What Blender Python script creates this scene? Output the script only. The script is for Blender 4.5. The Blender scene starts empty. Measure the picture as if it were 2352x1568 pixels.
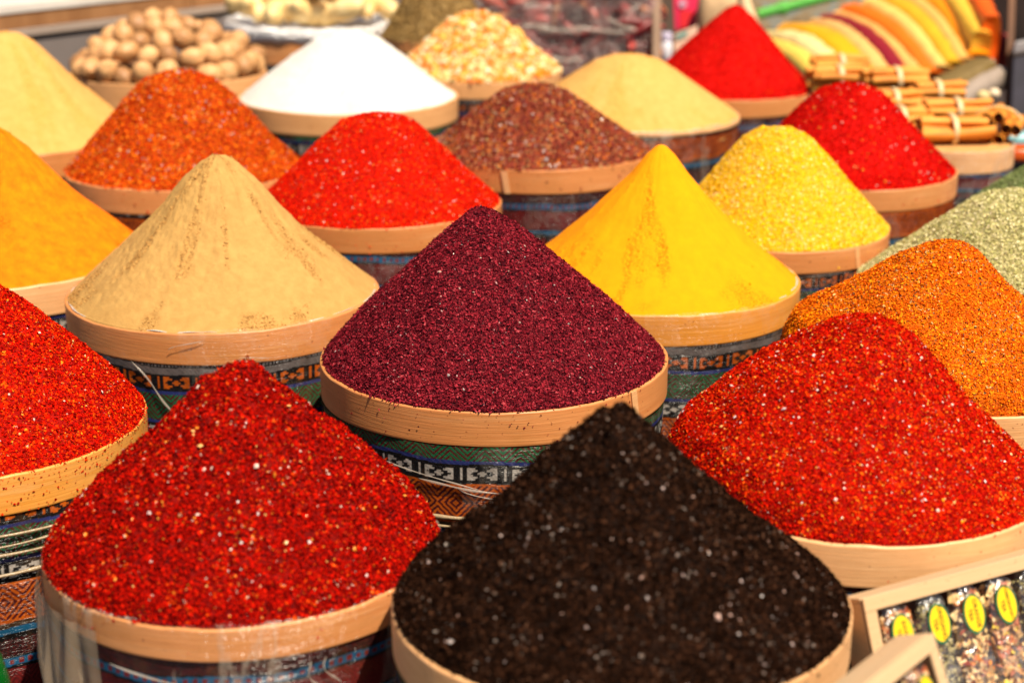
import bpy, bmesh, math
import numpy as np
from mathutils import Vector, Matrix

# ------------------------------------------------------------------ camera, light, exposure
sc = bpy.context.scene
COL = sc.collection
F = 4000.0                      # focal length in 2352-wide pixels
PITCH = math.radians(17.0)
CZ = 1.60
CAM = np.array([0.0, 0.0, CZ])
RIGHT = np.array([1.0, 0.0, 0.0])
FWD = np.array([0.0, math.cos(PITCH), -math.sin(PITCH)])
UP = np.array([0.0, math.sin(PITCH), math.cos(PITCH)])

cd = bpy.data.cameras.new('camera')
cam = bpy.data.objects.new('camera', cd)
COL.objects.link(cam)
cam.location = CAM
cam.rotation_euler = (math.radians(90) - PITCH, 0, 0)
cd.sensor_width = 36
cd.lens = F / 2352 * 36
cd.clip_start = 0.05
cd.clip_end = 200
cd.dof.use_dof = True
cd.dof.focus_distance = 1.95
cd.dof.aperture_fstop = 4.0
cd.dof.aperture_blades = 9
sc.camera = cam

SUN_EL, SUN_AZ = math.radians(59), math.radians(54)   # azimuth: from +X (right) towards the camera
to_sun = Vector((math.cos(SUN_EL) * math.cos(SUN_AZ), -math.cos(SUN_EL) * math.sin(SUN_AZ), math.sin(SUN_EL)))
sd = bpy.data.lights.new('sun', 'SUN')
sd.energy = 4.8
sd.angle = math.radians(0.5)
sd.color = (1.0, 0.88, 0.70)
sun = bpy.data.objects.new('sun', sd)
COL.objects.link(sun)
sun.rotation_euler = to_sun.to_track_quat('Z', 'Y').to_euler()
sun.location = (2, -2, 5)

w = bpy.data.worlds.new('World')
sc.world = w
w.use_nodes = True
wn = w.node_tree
sky = wn.nodes.new('ShaderNodeTexSky')
sky.sky_type = 'NISHITA'
sky.sun_disc = False
sky.sun_elevation = SUN_EL
sky.sun_rotation = math.atan2(to_sun.x, to_sun.y)
bg = wn.nodes['Background']
bg.inputs['Strength'].default_value = 0.055
wn.links.new(sky.outputs[0], bg.inputs['Color'])
sc.view_settings.view_transform = 'Standard'
sc.view_settings.look = 'None'
sc.view_settings.exposure = 0.70
sc.view_settings.gamma = 1
sc.cycles.max_bounces = 8
sc.cycles.transparent_max_bounces = 12
sc.cycles.sample_clamp_indirect = 6

# ------------------------------------------------------------------ geometry of the view
def unproj(px, py, d):
    """point at depth d along the camera axis that shows at (px, py) of the 2352-wide picture"""
    return CAM + RIGHT * ((px - 1176) / F * d) + UP * (-(py - 784) / F * d) + FWD * d

def proj(p):
    v = np.asarray(p, float) - CAM
    d = v @ FWD
    return 1176 + F * (v @ RIGHT) / d, 784 - F * (v @ UP) / d, d

def rim_z(Y):
    return CZ - (0.672 - 0.043 * (Y - 1.45))

def solve_tub(cx, a, yf, dz=0.0):
    """centre and radius of a level rim circle from its picture centre column, half width and front row"""
    Y, R = 2.0, 0.2
    for _ in range(60):
        z = rim_z(Y) + dz
        ray = FWD + UP * (-(yf - 784) / F)
        t = (z - CZ) / ray[2]
        yfront = ray[1] * t
        d = (np.array([0, Y, z]) - CAM) @ FWD
        R = a * d / F
        Y = 0.5 * Y + 0.5 * (yfront + R)
    z = rim_z(Y) + dz
    d = (np.array([0, Y, z]) - CAM) @ FWD
    return np.array([(cx - 1176) / F * d, Y, z]), a * d / F

# ------------------------------------------------------------------ small helpers
def tag(o, label=None, cat=None, group=None, kind=None):
    if label: o['label'] = label
    if cat: o['category'] = cat
    if group: o['group'] = group
    if kind: o['kind'] = kind
    return o

def empty(name, loc=(0, 0, 0), rz=0.0):
    o = bpy.data.objects.new(name, None)
    o.location = loc
    o.rotation_euler = (0, 0, rz)
    o.empty_display_size = 0.05
    COL.objects.link(o)
    return o

def link(name, me, parent=None, loc=None):
    o = bpy.data.objects.new(name, me)
    COL.objects.link(o)
    if parent is not None: o.parent = parent
    if loc is not None: o.location = loc
    return o

def mesh_np(name, V, polys, mats, midx=None, smooth=True):
    """polys: list of (k x n) int arrays with n corners each"""
    me = bpy.data.meshes.new(name)
    V = np.asarray(V, np.float32)
    me.vertices.add(len(V))
    me.vertices.foreach_set('co', V.ravel())
    loops = np.concatenate([p.ravel() for p in polys]).astype(np.int32)
    counts = np.concatenate([np.full(len(p), p.shape[1], np.int32) for p in polys])
    starts = np.concatenate([[0], np.cumsum(counts)[:-1]]).astype(np.int32)
    me.loops.add(len(loops))
    me.loops.foreach_set('vertex_index', loops)
    me.polygons.add(len(counts))
    me.polygons.foreach_set('loop_start', starts)
    if midx is not None:
        me.polygons.foreach_set('material_index', np.asarray(midx, np.int32))
    me.update(calc_edges=True)
    for m in (mats if isinstance(mats, (list, tuple)) else [mats]):
        me.materials.append(m)
    if not smooth: me.shade_flat()
    return me

def grid_polys(nu, nv, wrap=True, off=0):
    """quads of a grid with nv rows of nu verts each"""
    i = np.arange(nu if wrap else nu - 1)
    j = np.arange(nv - 1)
    I, J = np.meshgrid(i, j)
    I, J = I.ravel(), J.ravel()
    I2 = (I + 1) % nu
    return np.stack([J * nu + I, J * nu + I2, (J + 1) * nu + I2, (J + 1) * nu + I], 1) + off

def lathe(name, prof, mat, n=64, parent=None, wob=None):
    """prof: list of (r, z) from the inside/top to the outside/bottom"""
    th = np.linspace(0, 2 * np.pi, n, endpoint=False)
    rows = []
    for r, z in prof:
        rr = np.full(n, r)
        zz = np.full(n, z)
        if wob is not None: rr, zz = wob(th, rr, zz)
        rows.append(np.stack([rr * np.cos(th), rr * np.sin(th), zz], 1))
    V = np.concatenate(rows)
    P = grid_polys(n, len(prof))[:, ::-1]
    return mesh_np(name, V, [P], mat)

def box_mesh(bm, size, mat4, bevel=0.0):
    r = bmesh.ops.create_cube(bm, size=1.0)
    vs = r['verts']
    bmesh.ops.scale(bm, vec=size, verts=vs)
    if bevel:
        es = list({e for v in vs for e in v.link_edges})
        rb = bmesh.ops.bevel(bm, geom=es, offset=bevel, segments=2, affect='EDGES', profile=0.5)
        vs = list({v for f in rb['faces'] for v in f.verts} | {v for v in vs if v.is_valid})
    bmesh.ops.transform(bm, matrix=mat4, verts=vs)

def bm_obj(name, bm, mat, parent=None, smooth=False):
    me = bpy.data.meshes.new(name)
    bm.to_mesh(me)
    bm.free()
    for m in (mat if isinstance(mat, (list, tuple)) else [mat]): me.materials.append(m)
    if smooth: me.shade_smooth()
    return link(name, me, parent)

def frame(origin, x, y, z):
    m = Matrix.Identity(4)
    for i in range(3):
        m[i][0], m[i][1], m[i][2], m[i][3] = x[i], y[i], z[i], origin[i]
    return m

# value noise
def vnoise(x, y, seed=0):
    xi, yi = np.floor(x).astype(np.int64), np.floor(y).astype(np.int64)
    fx, fy = x - xi, y - yi
    fx, fy = fx * fx * (3 - 2 * fx), fy * fy * (3 - 2 * fy)
    def h(a, b):
        n = (a * 374761393 + b * 668265263 + seed * 974634777) & 0xffffffff
        n = ((n ^ (n >> 13)) * 1274126177) & 0xffffffff
        return ((n ^ (n >> 16)) & 0xffff) / 32767.5 - 1.0
    return (h(xi, yi) * (1 - fx) + h(xi + 1, yi) * fx) * (1 - fy) + (h(xi, yi + 1) * (1 - fx) + h(xi + 1, yi + 1) * fx) * fy

def fbm(x, y, seed=0, oct=4):
    s, a = 0.0, 1.0
    for k in range(oct):
        s = s + a * vnoise(x * 2 ** k, y * 2 ** k, seed + k * 17)
        a *= 0.5
    return s / 1.9

# ------------------------------------------------------------------ node materials
class NT:
    def __init__(self, name):
        self.m = bpy.data.materials.new(name)
        self.m.use_nodes = True
        self.t = self.m.node_tree
        self.b = self.t.nodes['Principled BSDF']
    def n(self, typ, **kw):
        nd = self.t.nodes.new(typ)
        for k, v in kw.items():
            if k in nd.inputs: nd.inputs[k].default_value = v
            else: setattr(nd, k, v)
        return nd
    def l(self, a, b): self.t.links.new(a, b)
    def ramp(self, fac, stops, interp='LINEAR'):
        r = self.n('ShaderNodeValToRGB')
        cr = r.color_ramp
        cr.interpolation = interp
        while len(cr.elements) < len(stops): cr.elements.new(0.5)
        for e, (p, c) in zip(cr.elements, stops):
            e.position = p
            e.color = (*c, 1)
        self.l(fac, r.inputs['Fac'])
        return r.outputs['Color']
    def coord(self, scale=(1, 1, 1), which='Object'):
        tc = self.n('ShaderNodeTexCoord')
        mp = self.n('ShaderNodeMapping')
        mp.inputs['Scale'].default_value = scale
        self.l(tc.outputs[which], mp.inputs['Vector'])
        return mp.outputs['Vector']
    def noise(self, vec, scale, detail=3, rough=0.55):
        nd = self.n('ShaderNodeTexNoise')
        nd.inputs['Scale'].default_value = scale
        nd.inputs['Detail'].default_value = detail
        nd.inputs['Roughness'].default_value = rough
        if vec is not None: self.l(vec, nd.inputs['Vector'])
        return nd.outputs['Fac']
    def mix(self, fac, a, b, blend='MIX'):
        nd = self.n('ShaderNodeMix', data_type='RGBA', blend_type=blend)
        for s, v in ((nd.inputs[0], fac), (nd.inputs[6], a), (nd.inputs[7], b)):
            if isinstance(v, (int, float)): s.default_value = v
            elif isinstance(v, tuple): s.default_value = (*v, 1)
            else: self.l(v, s)
        return nd.outputs[2]
    def bump(self, h, strength=0.5, dist=0.002):
        bp = self.n('ShaderNodeBump')
        bp.inputs['Strength'].default_value = strength
        bp.inputs['Distance'].default_value = dist
        self.l(h, bp.inputs['Height'])
        self.l(bp.outputs[0], self.b.inputs['Normal'])
    def set(self, **kw):
        for k, v in kw.items():
            k = k.replace('_', ' ')
            self.b.inputs[k].default_value = (*v, 1) if isinstance(v, tuple) else v
        return self

def simple(name, col, rough=0.6, var=0.12, scale=20, bump=0.0, **kw):
    t = NT(name)
    v = t.coord()
    f = t.noise(v, scale, 4)
    c2 = tuple(min(1, c * (1 - var * 2)) for c in col)
    t.l(t.ramp(f, [(0.3, c2), (0.7, col)]), t.b.inputs['Base Color'])
    t.b.inputs['Roughness'].default_value = rough
    for k, x in kw.items(): t.b.inputs[k.replace('_', ' ')].default_value = x
    if bump: t.bump(t.noise(v, scale * 8, 3), bump, 0.002)
    return t.m

def grain_mat(name, stops, rough=0.5, spec=0.5, clump=0.0):
    t = NT(name)
    g = t.n('ShaderNodeNewGeometry')
    nz = t.noise(t.coord(), 24, 3, 0.6)
    mr = t.n('ShaderNodeMapRange')
    mr.inputs['From Min'].default_value, mr.inputs['From Max'].default_value = .3, .7
    mr.inputs['To Min'].default_value, mr.inputs['To Max'].default_value = -clump, clump
    t.l(nz, mr.inputs['Value'])
    # a raised clump must not push everything into the last stops: fold the overflow back
    fo = t.n('ShaderNodeMath', operation='PINGPONG')
    fo.inputs[1].default_value = 1.0
    ad2 = t.n('ShaderNodeMath', operation='ADD')
    t.l(g.outputs['Random Per Island'], ad2.inputs[0]); t.l(mr.outputs[0], ad2.inputs[1])
    t.l(ad2.outputs[0], fo.inputs[0])
    c = t.ramp(fo.outputs[0], stops, 'CONSTANT')
    t.l(c, t.b.inputs['Base Color'])
    t.b.inputs['Roughness'].default_value = rough
    t.b.inputs['Specular IOR Level'].default_value = spec
    return t.m

def heap_mat(name, stops, patch=None, fine=700.0, bump=0.6, rough=0.9):
    """powder: noise-tinted grainy surface; patch = darker speckle on crumbly streaks; on beige it paints clump shade"""
    t = NT(name)
    v = t.coord()
    f = t.noise(v, 60, 5, 0.65)
    c = t.ramp(f, stops)
    fn = t.noise(v, fine, 2, 0.7)
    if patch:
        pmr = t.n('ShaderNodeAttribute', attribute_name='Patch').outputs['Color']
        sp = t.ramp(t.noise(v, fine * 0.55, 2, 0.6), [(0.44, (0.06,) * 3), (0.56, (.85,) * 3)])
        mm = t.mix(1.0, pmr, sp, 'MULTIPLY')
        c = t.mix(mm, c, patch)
    t.l(c, t.b.inputs['Base Color'])
    t.b.inputs['Roughness'].default_value = rough
    t.b.inputs['Specular IOR Level'].default_value = 0.15
    t.bump(fn, bump, 0.0015)
    return t.m

# pale bent-wood band
def wood_mat(name, a, b, stain=(0.42, 0.17, 0.04), amount=0.35):
    t = NT(name)
    v = t.coord((3, 3, 90))
    f = t.noise(v, 2.2, 6, 0.7)
    c = t.ramp(f, [(0.3, a), (0.72, b)])
    s = t.ramp(t.noise(t.coord((1, 1, 2.0)), 6.5, 5, 0.7), [(0.44, (0, 0, 0)), (0.72, (amount, amount, amount))])
    oi = t.n('ShaderNodeObjectInfo')
    c = t.mix(1.0, c, t.ramp(oi.outputs['Random'], [(0, (.92, .82, .70)), (.5, (1, .93, .84)), (1, (1, 1, 1))]), 'MULTIPLY')
    pale = t.ramp(t.noise(t.coord((2, 2, 30)), 3.0, 4, 0.7), [(0.55, (0, 0, 0)), (0.75, (.35, .35, .35))])
    c = t.mix(pale, c, (.82, .50, .24))
    c = t.mix(s, c, stain)
    sp = t.ramp(t.noise(t.coord(), 190, 2, 0.5), [(0.70, (0, 0, 0)), (0.74, (0.7, 0.7, 0.7))])
    c = t.mix(sp, c, (0.25, 0.07, 0.02))
    t.l(c, t.b.inputs['Base Color'])
    t.b.inputs['Roughness'].default_value = 0.45
    t.bump(t.noise(v, 6, 4), 0.3, 0.0015)
    return t.m

WOOD = wood_mat('bent_wood', (0.57, 0.215, 0.068), (0.70, 0.315, 0.118), amount=.55)
WOOD_PALE = wood_mat('pale_bent_wood', (0.69, 0.36, 0.155), (0.81, 0.485, 0.24), amount=0.35)
WOOD_ORANGE = wood_mat('dusty_bent_wood', (0.62, 0.25, 0.04), (0.78, 0.37, 0.085), (0.7, 0.25, 0.01), 0.6)

def fabric_mat():
    t = NT('woven_kilim')
    a = t.n('ShaderNodeAttribute', attribute_name='Col')
    v = t.coord()
    d = t.ramp(t.noise(v, 40, 4), [(0.35, (0.42, 0.39, 0.36)), (0.7, (0.72, 0.70, 0.68))])
    c = t.mix(1.0, a.outputs['Color'], d, 'MULTIPLY')
    dust = t.ramp(t.noise(t.coord((1, 1, 0.6)), 18, 5, 0.7), [(0.52, (0, 0, 0)), (0.8, (0.28, 0.28, 0.28))])
    c = t.mix(dust, c, (0.30, 0.15, 0.05))
    t.l(c, t.b.inputs['Base Color'])
    t.b.inputs['Roughness'].default_value = 0.85
    wv = t.n('ShaderNodeTexWave', wave_type='BANDS', bands_direction='DIAGONAL')
    wv.inputs['Scale'].default_value = 120
    wv.inputs['Distortion'].default_value = 0.5
    t.l(v, wv.inputs['Vector'])
    t.bump(wv.outputs['Fac'], 0.15, 0.0006)
    return t.m
FABRIC = fabric_mat()
FABRIC.node_tree.nodes['Principled BSDF'].inputs['Specular IOR Level'].default_value = 0.08

def film_mat(name, cloudy=0.10, gloss=0.10, tint=(0.95, 0.90, 0.82), zs=0.5, base=0.0):
    """clear stretch film: mostly see-through, glossy creases, a little cloudiness along the folds"""
    t = NT(name)
    out = t.t.nodes['Material Output']
    tr = t.n('ShaderNodeBsdfTransparent')
    gl = t.n('ShaderNodeBsdfGlossy')
    gl.inputs['Roughness'].default_value = 0.22
    n1 = t.noise(t.coord((1, 1, zs)), 16, 5, 0.6)
    n2 = t.noise(t.coord((0.5, 0.5, 6)), 9, 5, 0.7)
    add = t.n('ShaderNodeMath', operation='ADD')
    t.l(n1, add.inputs[0]); t.l(n2, add.inputs[1])
    bp = t.n('ShaderNodeBump')
    bp.inputs['Strength'].default_value = 0.8
    bp.inputs['Distance'].default_value = 0.02
    t.l(add.outputs[0], bp.inputs['Height'])
    t.l(bp.outputs[0], gl.inputs['Normal'])
    fr = t.n('ShaderNodeFresnel')
    fr.inputs['IOR'].default_value = 1.3
    m1 = t.n('ShaderNodeMixShader')
    mu = t.n('ShaderNodeMath', operation='MULTIPLY_ADD', use_clamp=True)
    mu.inputs[1].default_value = 0.05
    mu.inputs[2].default_value = gloss * 0.4
    t.l(fr.outputs[0], mu.inputs[0])
    t.l(mu.outputs[0], m1.inputs[0])
    t.l(tr.outputs[0], m1.inputs[1]); t.l(gl.outputs[0], m1.inputs[2])
    df = t.n('ShaderNodeBsdfDiffuse')
    df.inputs['Color'].default_value = (*tint, 1)
    fac = t.ramp(n1, [(0.53, (base,) * 3), (0.57, (cloudy,) * 3), (0.60, (base + .01,) * 3), (0.8, (cloudy * 1.3,) * 3)])
    m2 = t.n('ShaderNodeMixShader')
    t.l(fac, m2.inputs[0])
    t.l(m1.outputs[0], m2.inputs[1]); t.l(df.outputs[0], m2.inputs[2])
    t.l(m2.outputs[0], out.inputs['Surface'])
    return t.m
FILM = film_mat('stretch_film', .035, .03)
FILM_HEAVY = film_mat('cloudy_stretch_film', 0.22, 0.08, (0.66, 0.54, 0.42), 0.25)
FILM_LOOSE = film_mat('loose_film_sheet', .75, .3, (.50, .37, .24), .12, .35)
FILM_EDGE = simple('film_edge', (0.82, 0.78, 0.70), 0.15, 0.1, 60, 0.5, Transmission_Weight=0.35)

# ------------------------------------------------------------------ kilim pattern (vertex colours)
BLACK, GREY, WHITE = (0.012, 0.010, 0.010), (0.22, 0.19, 0.19), (0.62, 0.58, 0.54)
ORANGE, BLUE, GREEN = (0.72, 0.14, 0.008), (0.035, 0.05, 0.24), (0.012, 0.19, 0.075)
MAROON, BROWN, TEAL, RED = (0.12, 0.014, 0.014), (0.08, 0.042, 0.02), (0.015, 0.15, 0.33), (0.25, 0.02, 0.02)
MOTIF = ["010011100000011100",
         "010011110000111100",
         "010011000110001100",
         "010010001111000100",
         "010011000110001100",
         "010011110000111100",
         "010011100000011100"]
MOT = np.array([[int(c) for c in r] for r in MOTIF])

def kilim(u, v):
    """u: turns x repeats (0.1 R units), v: depth below the wood band in R units -> rgb"""
    v = np.mod(v, 1.35)
    C = np.zeros(u.shape + (3,))
    C[:] = BLACK
    def band(a, b): return (v >= a) & (v < b)
    def put(m, c): C[m] = c
    def motif(a, b, col, period):
        m = band(a, b)
        row = np.clip(((v - a) / (b - a) * 7).astype(int), 0, 6)
        colm = np.mod((u / period * 18).astype(int), 18)
        put(m & (MOT[row, colm] == 1), col)
    def diamond(a, b, fg, bgc, period):
        m = band(a, b)
        h = (b - a) / 2
        x = np.abs(np.mod(u, period) / period - 0.5) * 2
        y = np.abs((v - (a + b) / 2) / h)
        d = np.mod((x + y * 0.9) * 3.0, 1.0)
        put(m, bgc)
        put(m & (d < 0.5), fg)
    put(band(0, .028) & (np.mod(u, .022) < .011), GREY)
    put(band(.034, .078), GREY)
    put(band(.034, .078) & (np.mod(u * 1.5 + v, .02) < .006), (0.1, 0.085, 0.085))
    motif(.092, .165, ORANGE, .24)
    put(band(.185, .205), BLUE)
    diamond(.205, .375, GREEN, MAROON, .19)
    put(band(.375, .395), BLUE)
    motif(.415, .485, WHITE, .24)
    put(band(.51, .522), ORANGE)
    diamond(.522, .72, ORANGE, MAROON, .21)
    put(band(.72, .735), ORANGE)
    put(band(.735, .765), BROWN)
    put(band(.765, .80), TEAL)
    diamond(.83, .93, MAROON, BLACK, .15)
    put(band(.94, .985), TEAL)
    put(band(.95, .975) & (np.mod(u, .05) < .025), RED)
    diamond(1.0, 1.16, RED, MAROON, .17)
    put(band(1.17, 1.20), TEAL)
    put(band(1.24, 1.31) & (np.mod(u, .07) < .03), RED)
    return C

def knob_tube(path, radii, n=12):
    path = np.array(path, float)
    V = []
    for i, p in enumerate(path):
        t = path[min(i + 1, len(path) - 1)] - path[max(i - 1, 0)]
        t /= np.linalg.norm(t)
        a = np.cross(t, [.3, .2, .9]); a /= np.linalg.norm(a)
        b = np.cross(t, a)
        th = np.linspace(0, 2 * np.pi, n, endpoint=False)
        V.append(p + radii[i] * (np.cos(th)[:, None] * a + np.sin(th)[:, None] * b))
    V = np.concatenate(V)
    P = grid_polys(n, len(path))
    return V, P
CORD = simple('twisted_film_cord', (.40, .29, .17), .25, .15, 60, .4)
CREASE = simple('film_crease', (.50, .42, .35), .2, .08, 30, .2, Alpha=.38)
def tub(name_label, c, R, h, voff=0.0, band=.20, wood=None, n=600, film=FILM, taper=.055, cords=(), label_cat='tub',
        lip_film=True, drape=False, joint=None, creases=(), group='wood-rimmed tubs of the spice display', edge=True):
    """round tub: bent-wood band, kilim cover, stretch film; c = centre of the rim, h = height to the table"""
    root = empty('spice_tub', (c[0], c[1], c[2] - h))
    tag(root, name_label, label_cat, group)
    zt = h
    rng = np.random.default_rng(int(abs(c[0] * 1000)) + int(c[1] * 1000))
    s0 = rng.uniform(0, 50)
    bh = band * R
    wob = lambda th, r, z: (r * (1 + 0.006 * np.sin(2 * th + s0) + 0.003 * np.sin(5 * th + s0)), z + (0.007 * R * np.sin(2 * th + s0 * 1.7) + .004 * R * vnoise(th * 7, th * 0 + s0, 4) + .0015 * R * vnoise(th * 22, th * 0 + s0, 5)) * np.clip(1 + (z - zt + .012 * R) / (.035 * R), 0, 1))
    me = lathe('wooden_rim', [(R * .95, zt - bh), (R * .968, zt - .012 * R), (R * .975, zt), (R * .994, zt + .001 * R), (R * 1.0, zt - .006 * R), (R * 1.0, zt - .010 * R), (R * 1.0, zt - .03 * R), (R * 1.0, zt - .05 * R),
                              (R * .999, zt - bh * .5), (R * .998, zt - bh + .018 * R), (R * .998, zt - bh + .006 * R), (R * .996, zt - bh + .002 * R), (R * .985, zt - bh)], wood or WOOD, max(160, n // 3), wob=wob)
    link('wooden_rim', me, root)
    # fabric
    H = h - bh
    nv = max(24, int(n * (H / R) / (2 * np.pi) * 1.15))
    th = np.linspace(0, 2 * np.pi, n, endpoint=False)
    vv = np.linspace(0, H, nv)
    T, VV = np.meshgrid(th, vv)
    sag = 1 + 0.004 * np.sin(7 * T + s0) + 0.003 * vnoise(T * 6, VV / R * 5, 3)
    rr = R * (.992 - taper * VV / R) * sag
    V = np.stack([rr * np.cos(T), rr * np.sin(T), zt - bh - VV], -1).reshape(-1, 3)
    me = mesh_np('fabric_cover', V, [grid_polys(n, nv)[:, ::-1]], FABRIC)
    wv = 0.012 * np.sin(3 * T + s0) + 0.006 * np.sin(11 * T)
    Cc = kilim(T + s0, VV / R + voff + wv + 0.02)
    at = me.color_attributes.new('Col', 'FLOAT_COLOR', 'POINT')
    at.data.foreach_set('color', np.concatenate([Cc.reshape(-1, 3), np.ones((n * nv, 1))], 1).astype(np.float32).ravel())
    link('fabric_cover', me, root)
    # film
    if film:
        nf = max(120, n // 3)
        th = np.linspace(0, 2 * np.pi, nf, endpoint=False)
        rows = [(.962, .010), (.985, .012), (1.006, .004), (1.012, -.03), (1.012, -band * .6), (1.010, -band), (1.0, -band - .2), (.985, -band - .45), (.97, -min(band + .9, h / R * .98))]
        if not lip_film: rows = [(1.0, -band - .01)] + rows[6:]
        V = []
        for k, (r, z) in enumerate(rows):
            zz = z * R
            amp = .012 if k < 2 else .005
            r2 = R * (r + amp * .6 * vnoise(th * 9, th * 0 + k * 3.3, 5) - 0)
            z2 = zt + zz + R * amp * (vnoise(th * 14, th * 0 + k * .7 + s0, 9) if k < 3 else 0)
            V.append(np.stack([r2 * np.cos(th), r2 * np.sin(th), np.broadcast_to(z2, th.shape)], 1))
        me = mesh_np('stretch_film', np.concatenate(V), [grid_polys(nf, len(rows))[:, ::-1]], film)
        link('stretch_film', me, root)
        if edge:
            # bunched torn edge of the film along the lip
            nt = 10
            pth = np.linspace(0, 2 * np.pi, nf * 2, endpoint=False)
            rad = R * (.0035 + .003 * np.clip(vnoise(pth * 11, pth * 0 + s0, 2), -.8, 1))
            cr = R * (.975 + .010 * vnoise(pth * 7, pth * 0 + s0, 4))
            cz = zt + R * (.004 + .007 * vnoise(pth * 9, pth * 0 + s0, 6))
            V = []
            for k in range(nt):
                ph = 2 * np.pi * k / nt
                r2 = cr + rad * 1.6 * np.cos(ph)
                V.append(np.stack([r2 * np.cos(pth), r2 * np.sin(pth), cz + rad * .7 * np.sin(ph)], 1))
            P = grid_polys(len(pth), nt)
            last = np.stack([(nt - 1) * len(pth) + np.arange(len(pth)), (nt - 1) * len(pth) + (np.arange(len(pth)) + 1) % len(pth), (np.arange(len(pth)) + 1) % len(pth), np.arange(len(pth))], 1)
            me = mesh_np('film_edge', np.concatenate(V), [P, last], FILM_EDGE)
            link('film_edge', me, root)
    if drape:
        # loose plastic gathered down the left side
        th = np.linspace(math.radians(168), math.radians(236), 150)
        V = []
        for k, z in enumerate(np.linspace(-band * .55, -1.15, 30)):
            q = (k / 29.0)
            fold = np.sin(th * 34 + 2.5 * vnoise(th * 5, th * 0 + q * 2, 3)) * .5 + vnoise(th * 16, th * 0 + q * 1.5, 12)
            r2 = R * (1.012 + (.008 + .03 * min(1, q * 3)) * (fold + .9) * np.clip(np.sin((th - th[0]) / (th[-1] - th[0]) * np.pi) * 3, 0, 1) - taper * max(0, -z - band))
            V.append(np.stack([r2 * np.cos(th), r2 * np.sin(th), np.full(150, zt + z * R)], 1))
        link('loose_film', mesh_np('loose_film', np.concatenate(V), [grid_polys(150, 30, wrap=False)[:, ::-1]], FILM_LOOSE), root)
    for a0 in ([joint] if joint is not None else []):
        # lapped end of the bent strip
        th = np.linspace(a0, a0 + .05, 6)
        V = []
        for z in (-.004, -band + .004):
            for r in (1.0055, .9985):
                sk = .035 * (z < -.1)
                V.append(np.stack([R * r * np.cos(th + sk), R * r * np.sin(th + sk), np.full(6, zt + z * R)], 1))
        V = np.concatenate(V)
        P = []
        for i in range(5): P += [(i, i + 1, 12 + i + 1, 12 + i), (i, 6 + i, 6 + i + 1, i + 1), (12 + i, 12 + i + 1, 18 + i + 1, 18 + i)]
        P += [(0, 12, 18, 6), (5, 11, 23, 17)]
        link('rim_joint', mesh_np('rim_joint', V, [np.array(P)], WOOD_PALE, smooth=False), root)
    for (a0, z0, a1, z1, wd) in creases:
        n = 40
        u = np.linspace(0, 1, n)
        a = a0 + (a1 - a0) * u + .03 * np.sin(u * 5 + a0 * 9)
        z = -(z0 + (z1 - z0) * u)
        rr = R * (1.0125 + .003 * np.sin(u * np.pi)) - R * taper * np.clip(-z - band, 0, 9)
        path = np.stack([rr * np.cos(a), rr * np.sin(a), zt + z * R], 1)
        V, P = knob_tube(path, wd * R * (np.sqrt(np.clip(1 - (2 * u - 1) ** 2, .002, 1)) * (1 + .4 * np.sin(u * 11))), 8)
        link('film_crease', mesh_np('film_crease', V, [P], CREASE), root)
    for (zc, thick) in cords:
        nf, nt = 160, 6
        th = np.linspace(0, 2 * np.pi, nf, endpoint=False)
        rb = R * (.995 - taper * max(0, zc - band) + .012)
        V = []
        for k in range(nt):
            ph = 2 * np.pi * k / nt
            tk = thick * R * (1 + .3 * vnoise(th * 12, th * 0 + zc * 31, 3))
            r2 = rb + tk * np.cos(ph)
            V.append(np.stack([r2 * np.cos(th), r2 * np.sin(th), zt - zc * R + tk * np.sin(ph) + .01 * R * np.sin(th * 2 + zc * 40)], 1))
        P = grid_polys(nf, nt)
        last = np.stack([(nt - 1) * nf + np.arange(nf), (nt - 1) * nf + (np.arange(nf) + 1) % nf, (np.arange(nf) + 1) % nf, np.arange(nf)], 1)
        link('film_cord', mesh_np('film_cord', np.concatenate(V), [P, last], CORD), root)
    return root

# ------------------------------------------------------------------ spice heaps
LIN = [(0, 1), (.06, .975), (.13, .925), (.26, .81), (.53, .53), (.78, .275), (.92, .11), (.98, .035), (1, 0)]
BROAD = [(0, 1), (.14, .985), (.30, .90), (.48, .68), (.72, .36), (.9, .13), (.97, .04), (1, 0)]
CONC = [(0, 1), (.06, .985), (.12, .94), (.24, .815), (.38, .625), (.52, .465), (.61, .375), (.78, .22), (.89, .11), (.97, .03), (1, 0)]
GOLD = [(0, 1), (.04, .985), (.1, .92), (.2, .78), (.45, .5), (.72, .235), (.9, .09), (.98, .02), (1, 0)]
FULL = [(0, 1), (.07, .982), (.15, .92), (.28, .80), (.51, .565), (.77, .31), (.9, .17), (.97, .08), (1, 0)]

def sm_interp(r, prof):
    p = np.array(prof)
    rs = np.linspace(0, 1, 201)
    z = np.interp(rs, p[:, 0], p[:, 1])
    k = np.array([1, 2, 3, 4, 3, 2, 1.]); k /= k.sum()
    zp = np.concatenate([z[3:0:-1], z, [z[-1]] * 3])
    z = np.convolve(zp, k, 'valid')
    return np.interp(r, rs, z)

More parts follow.
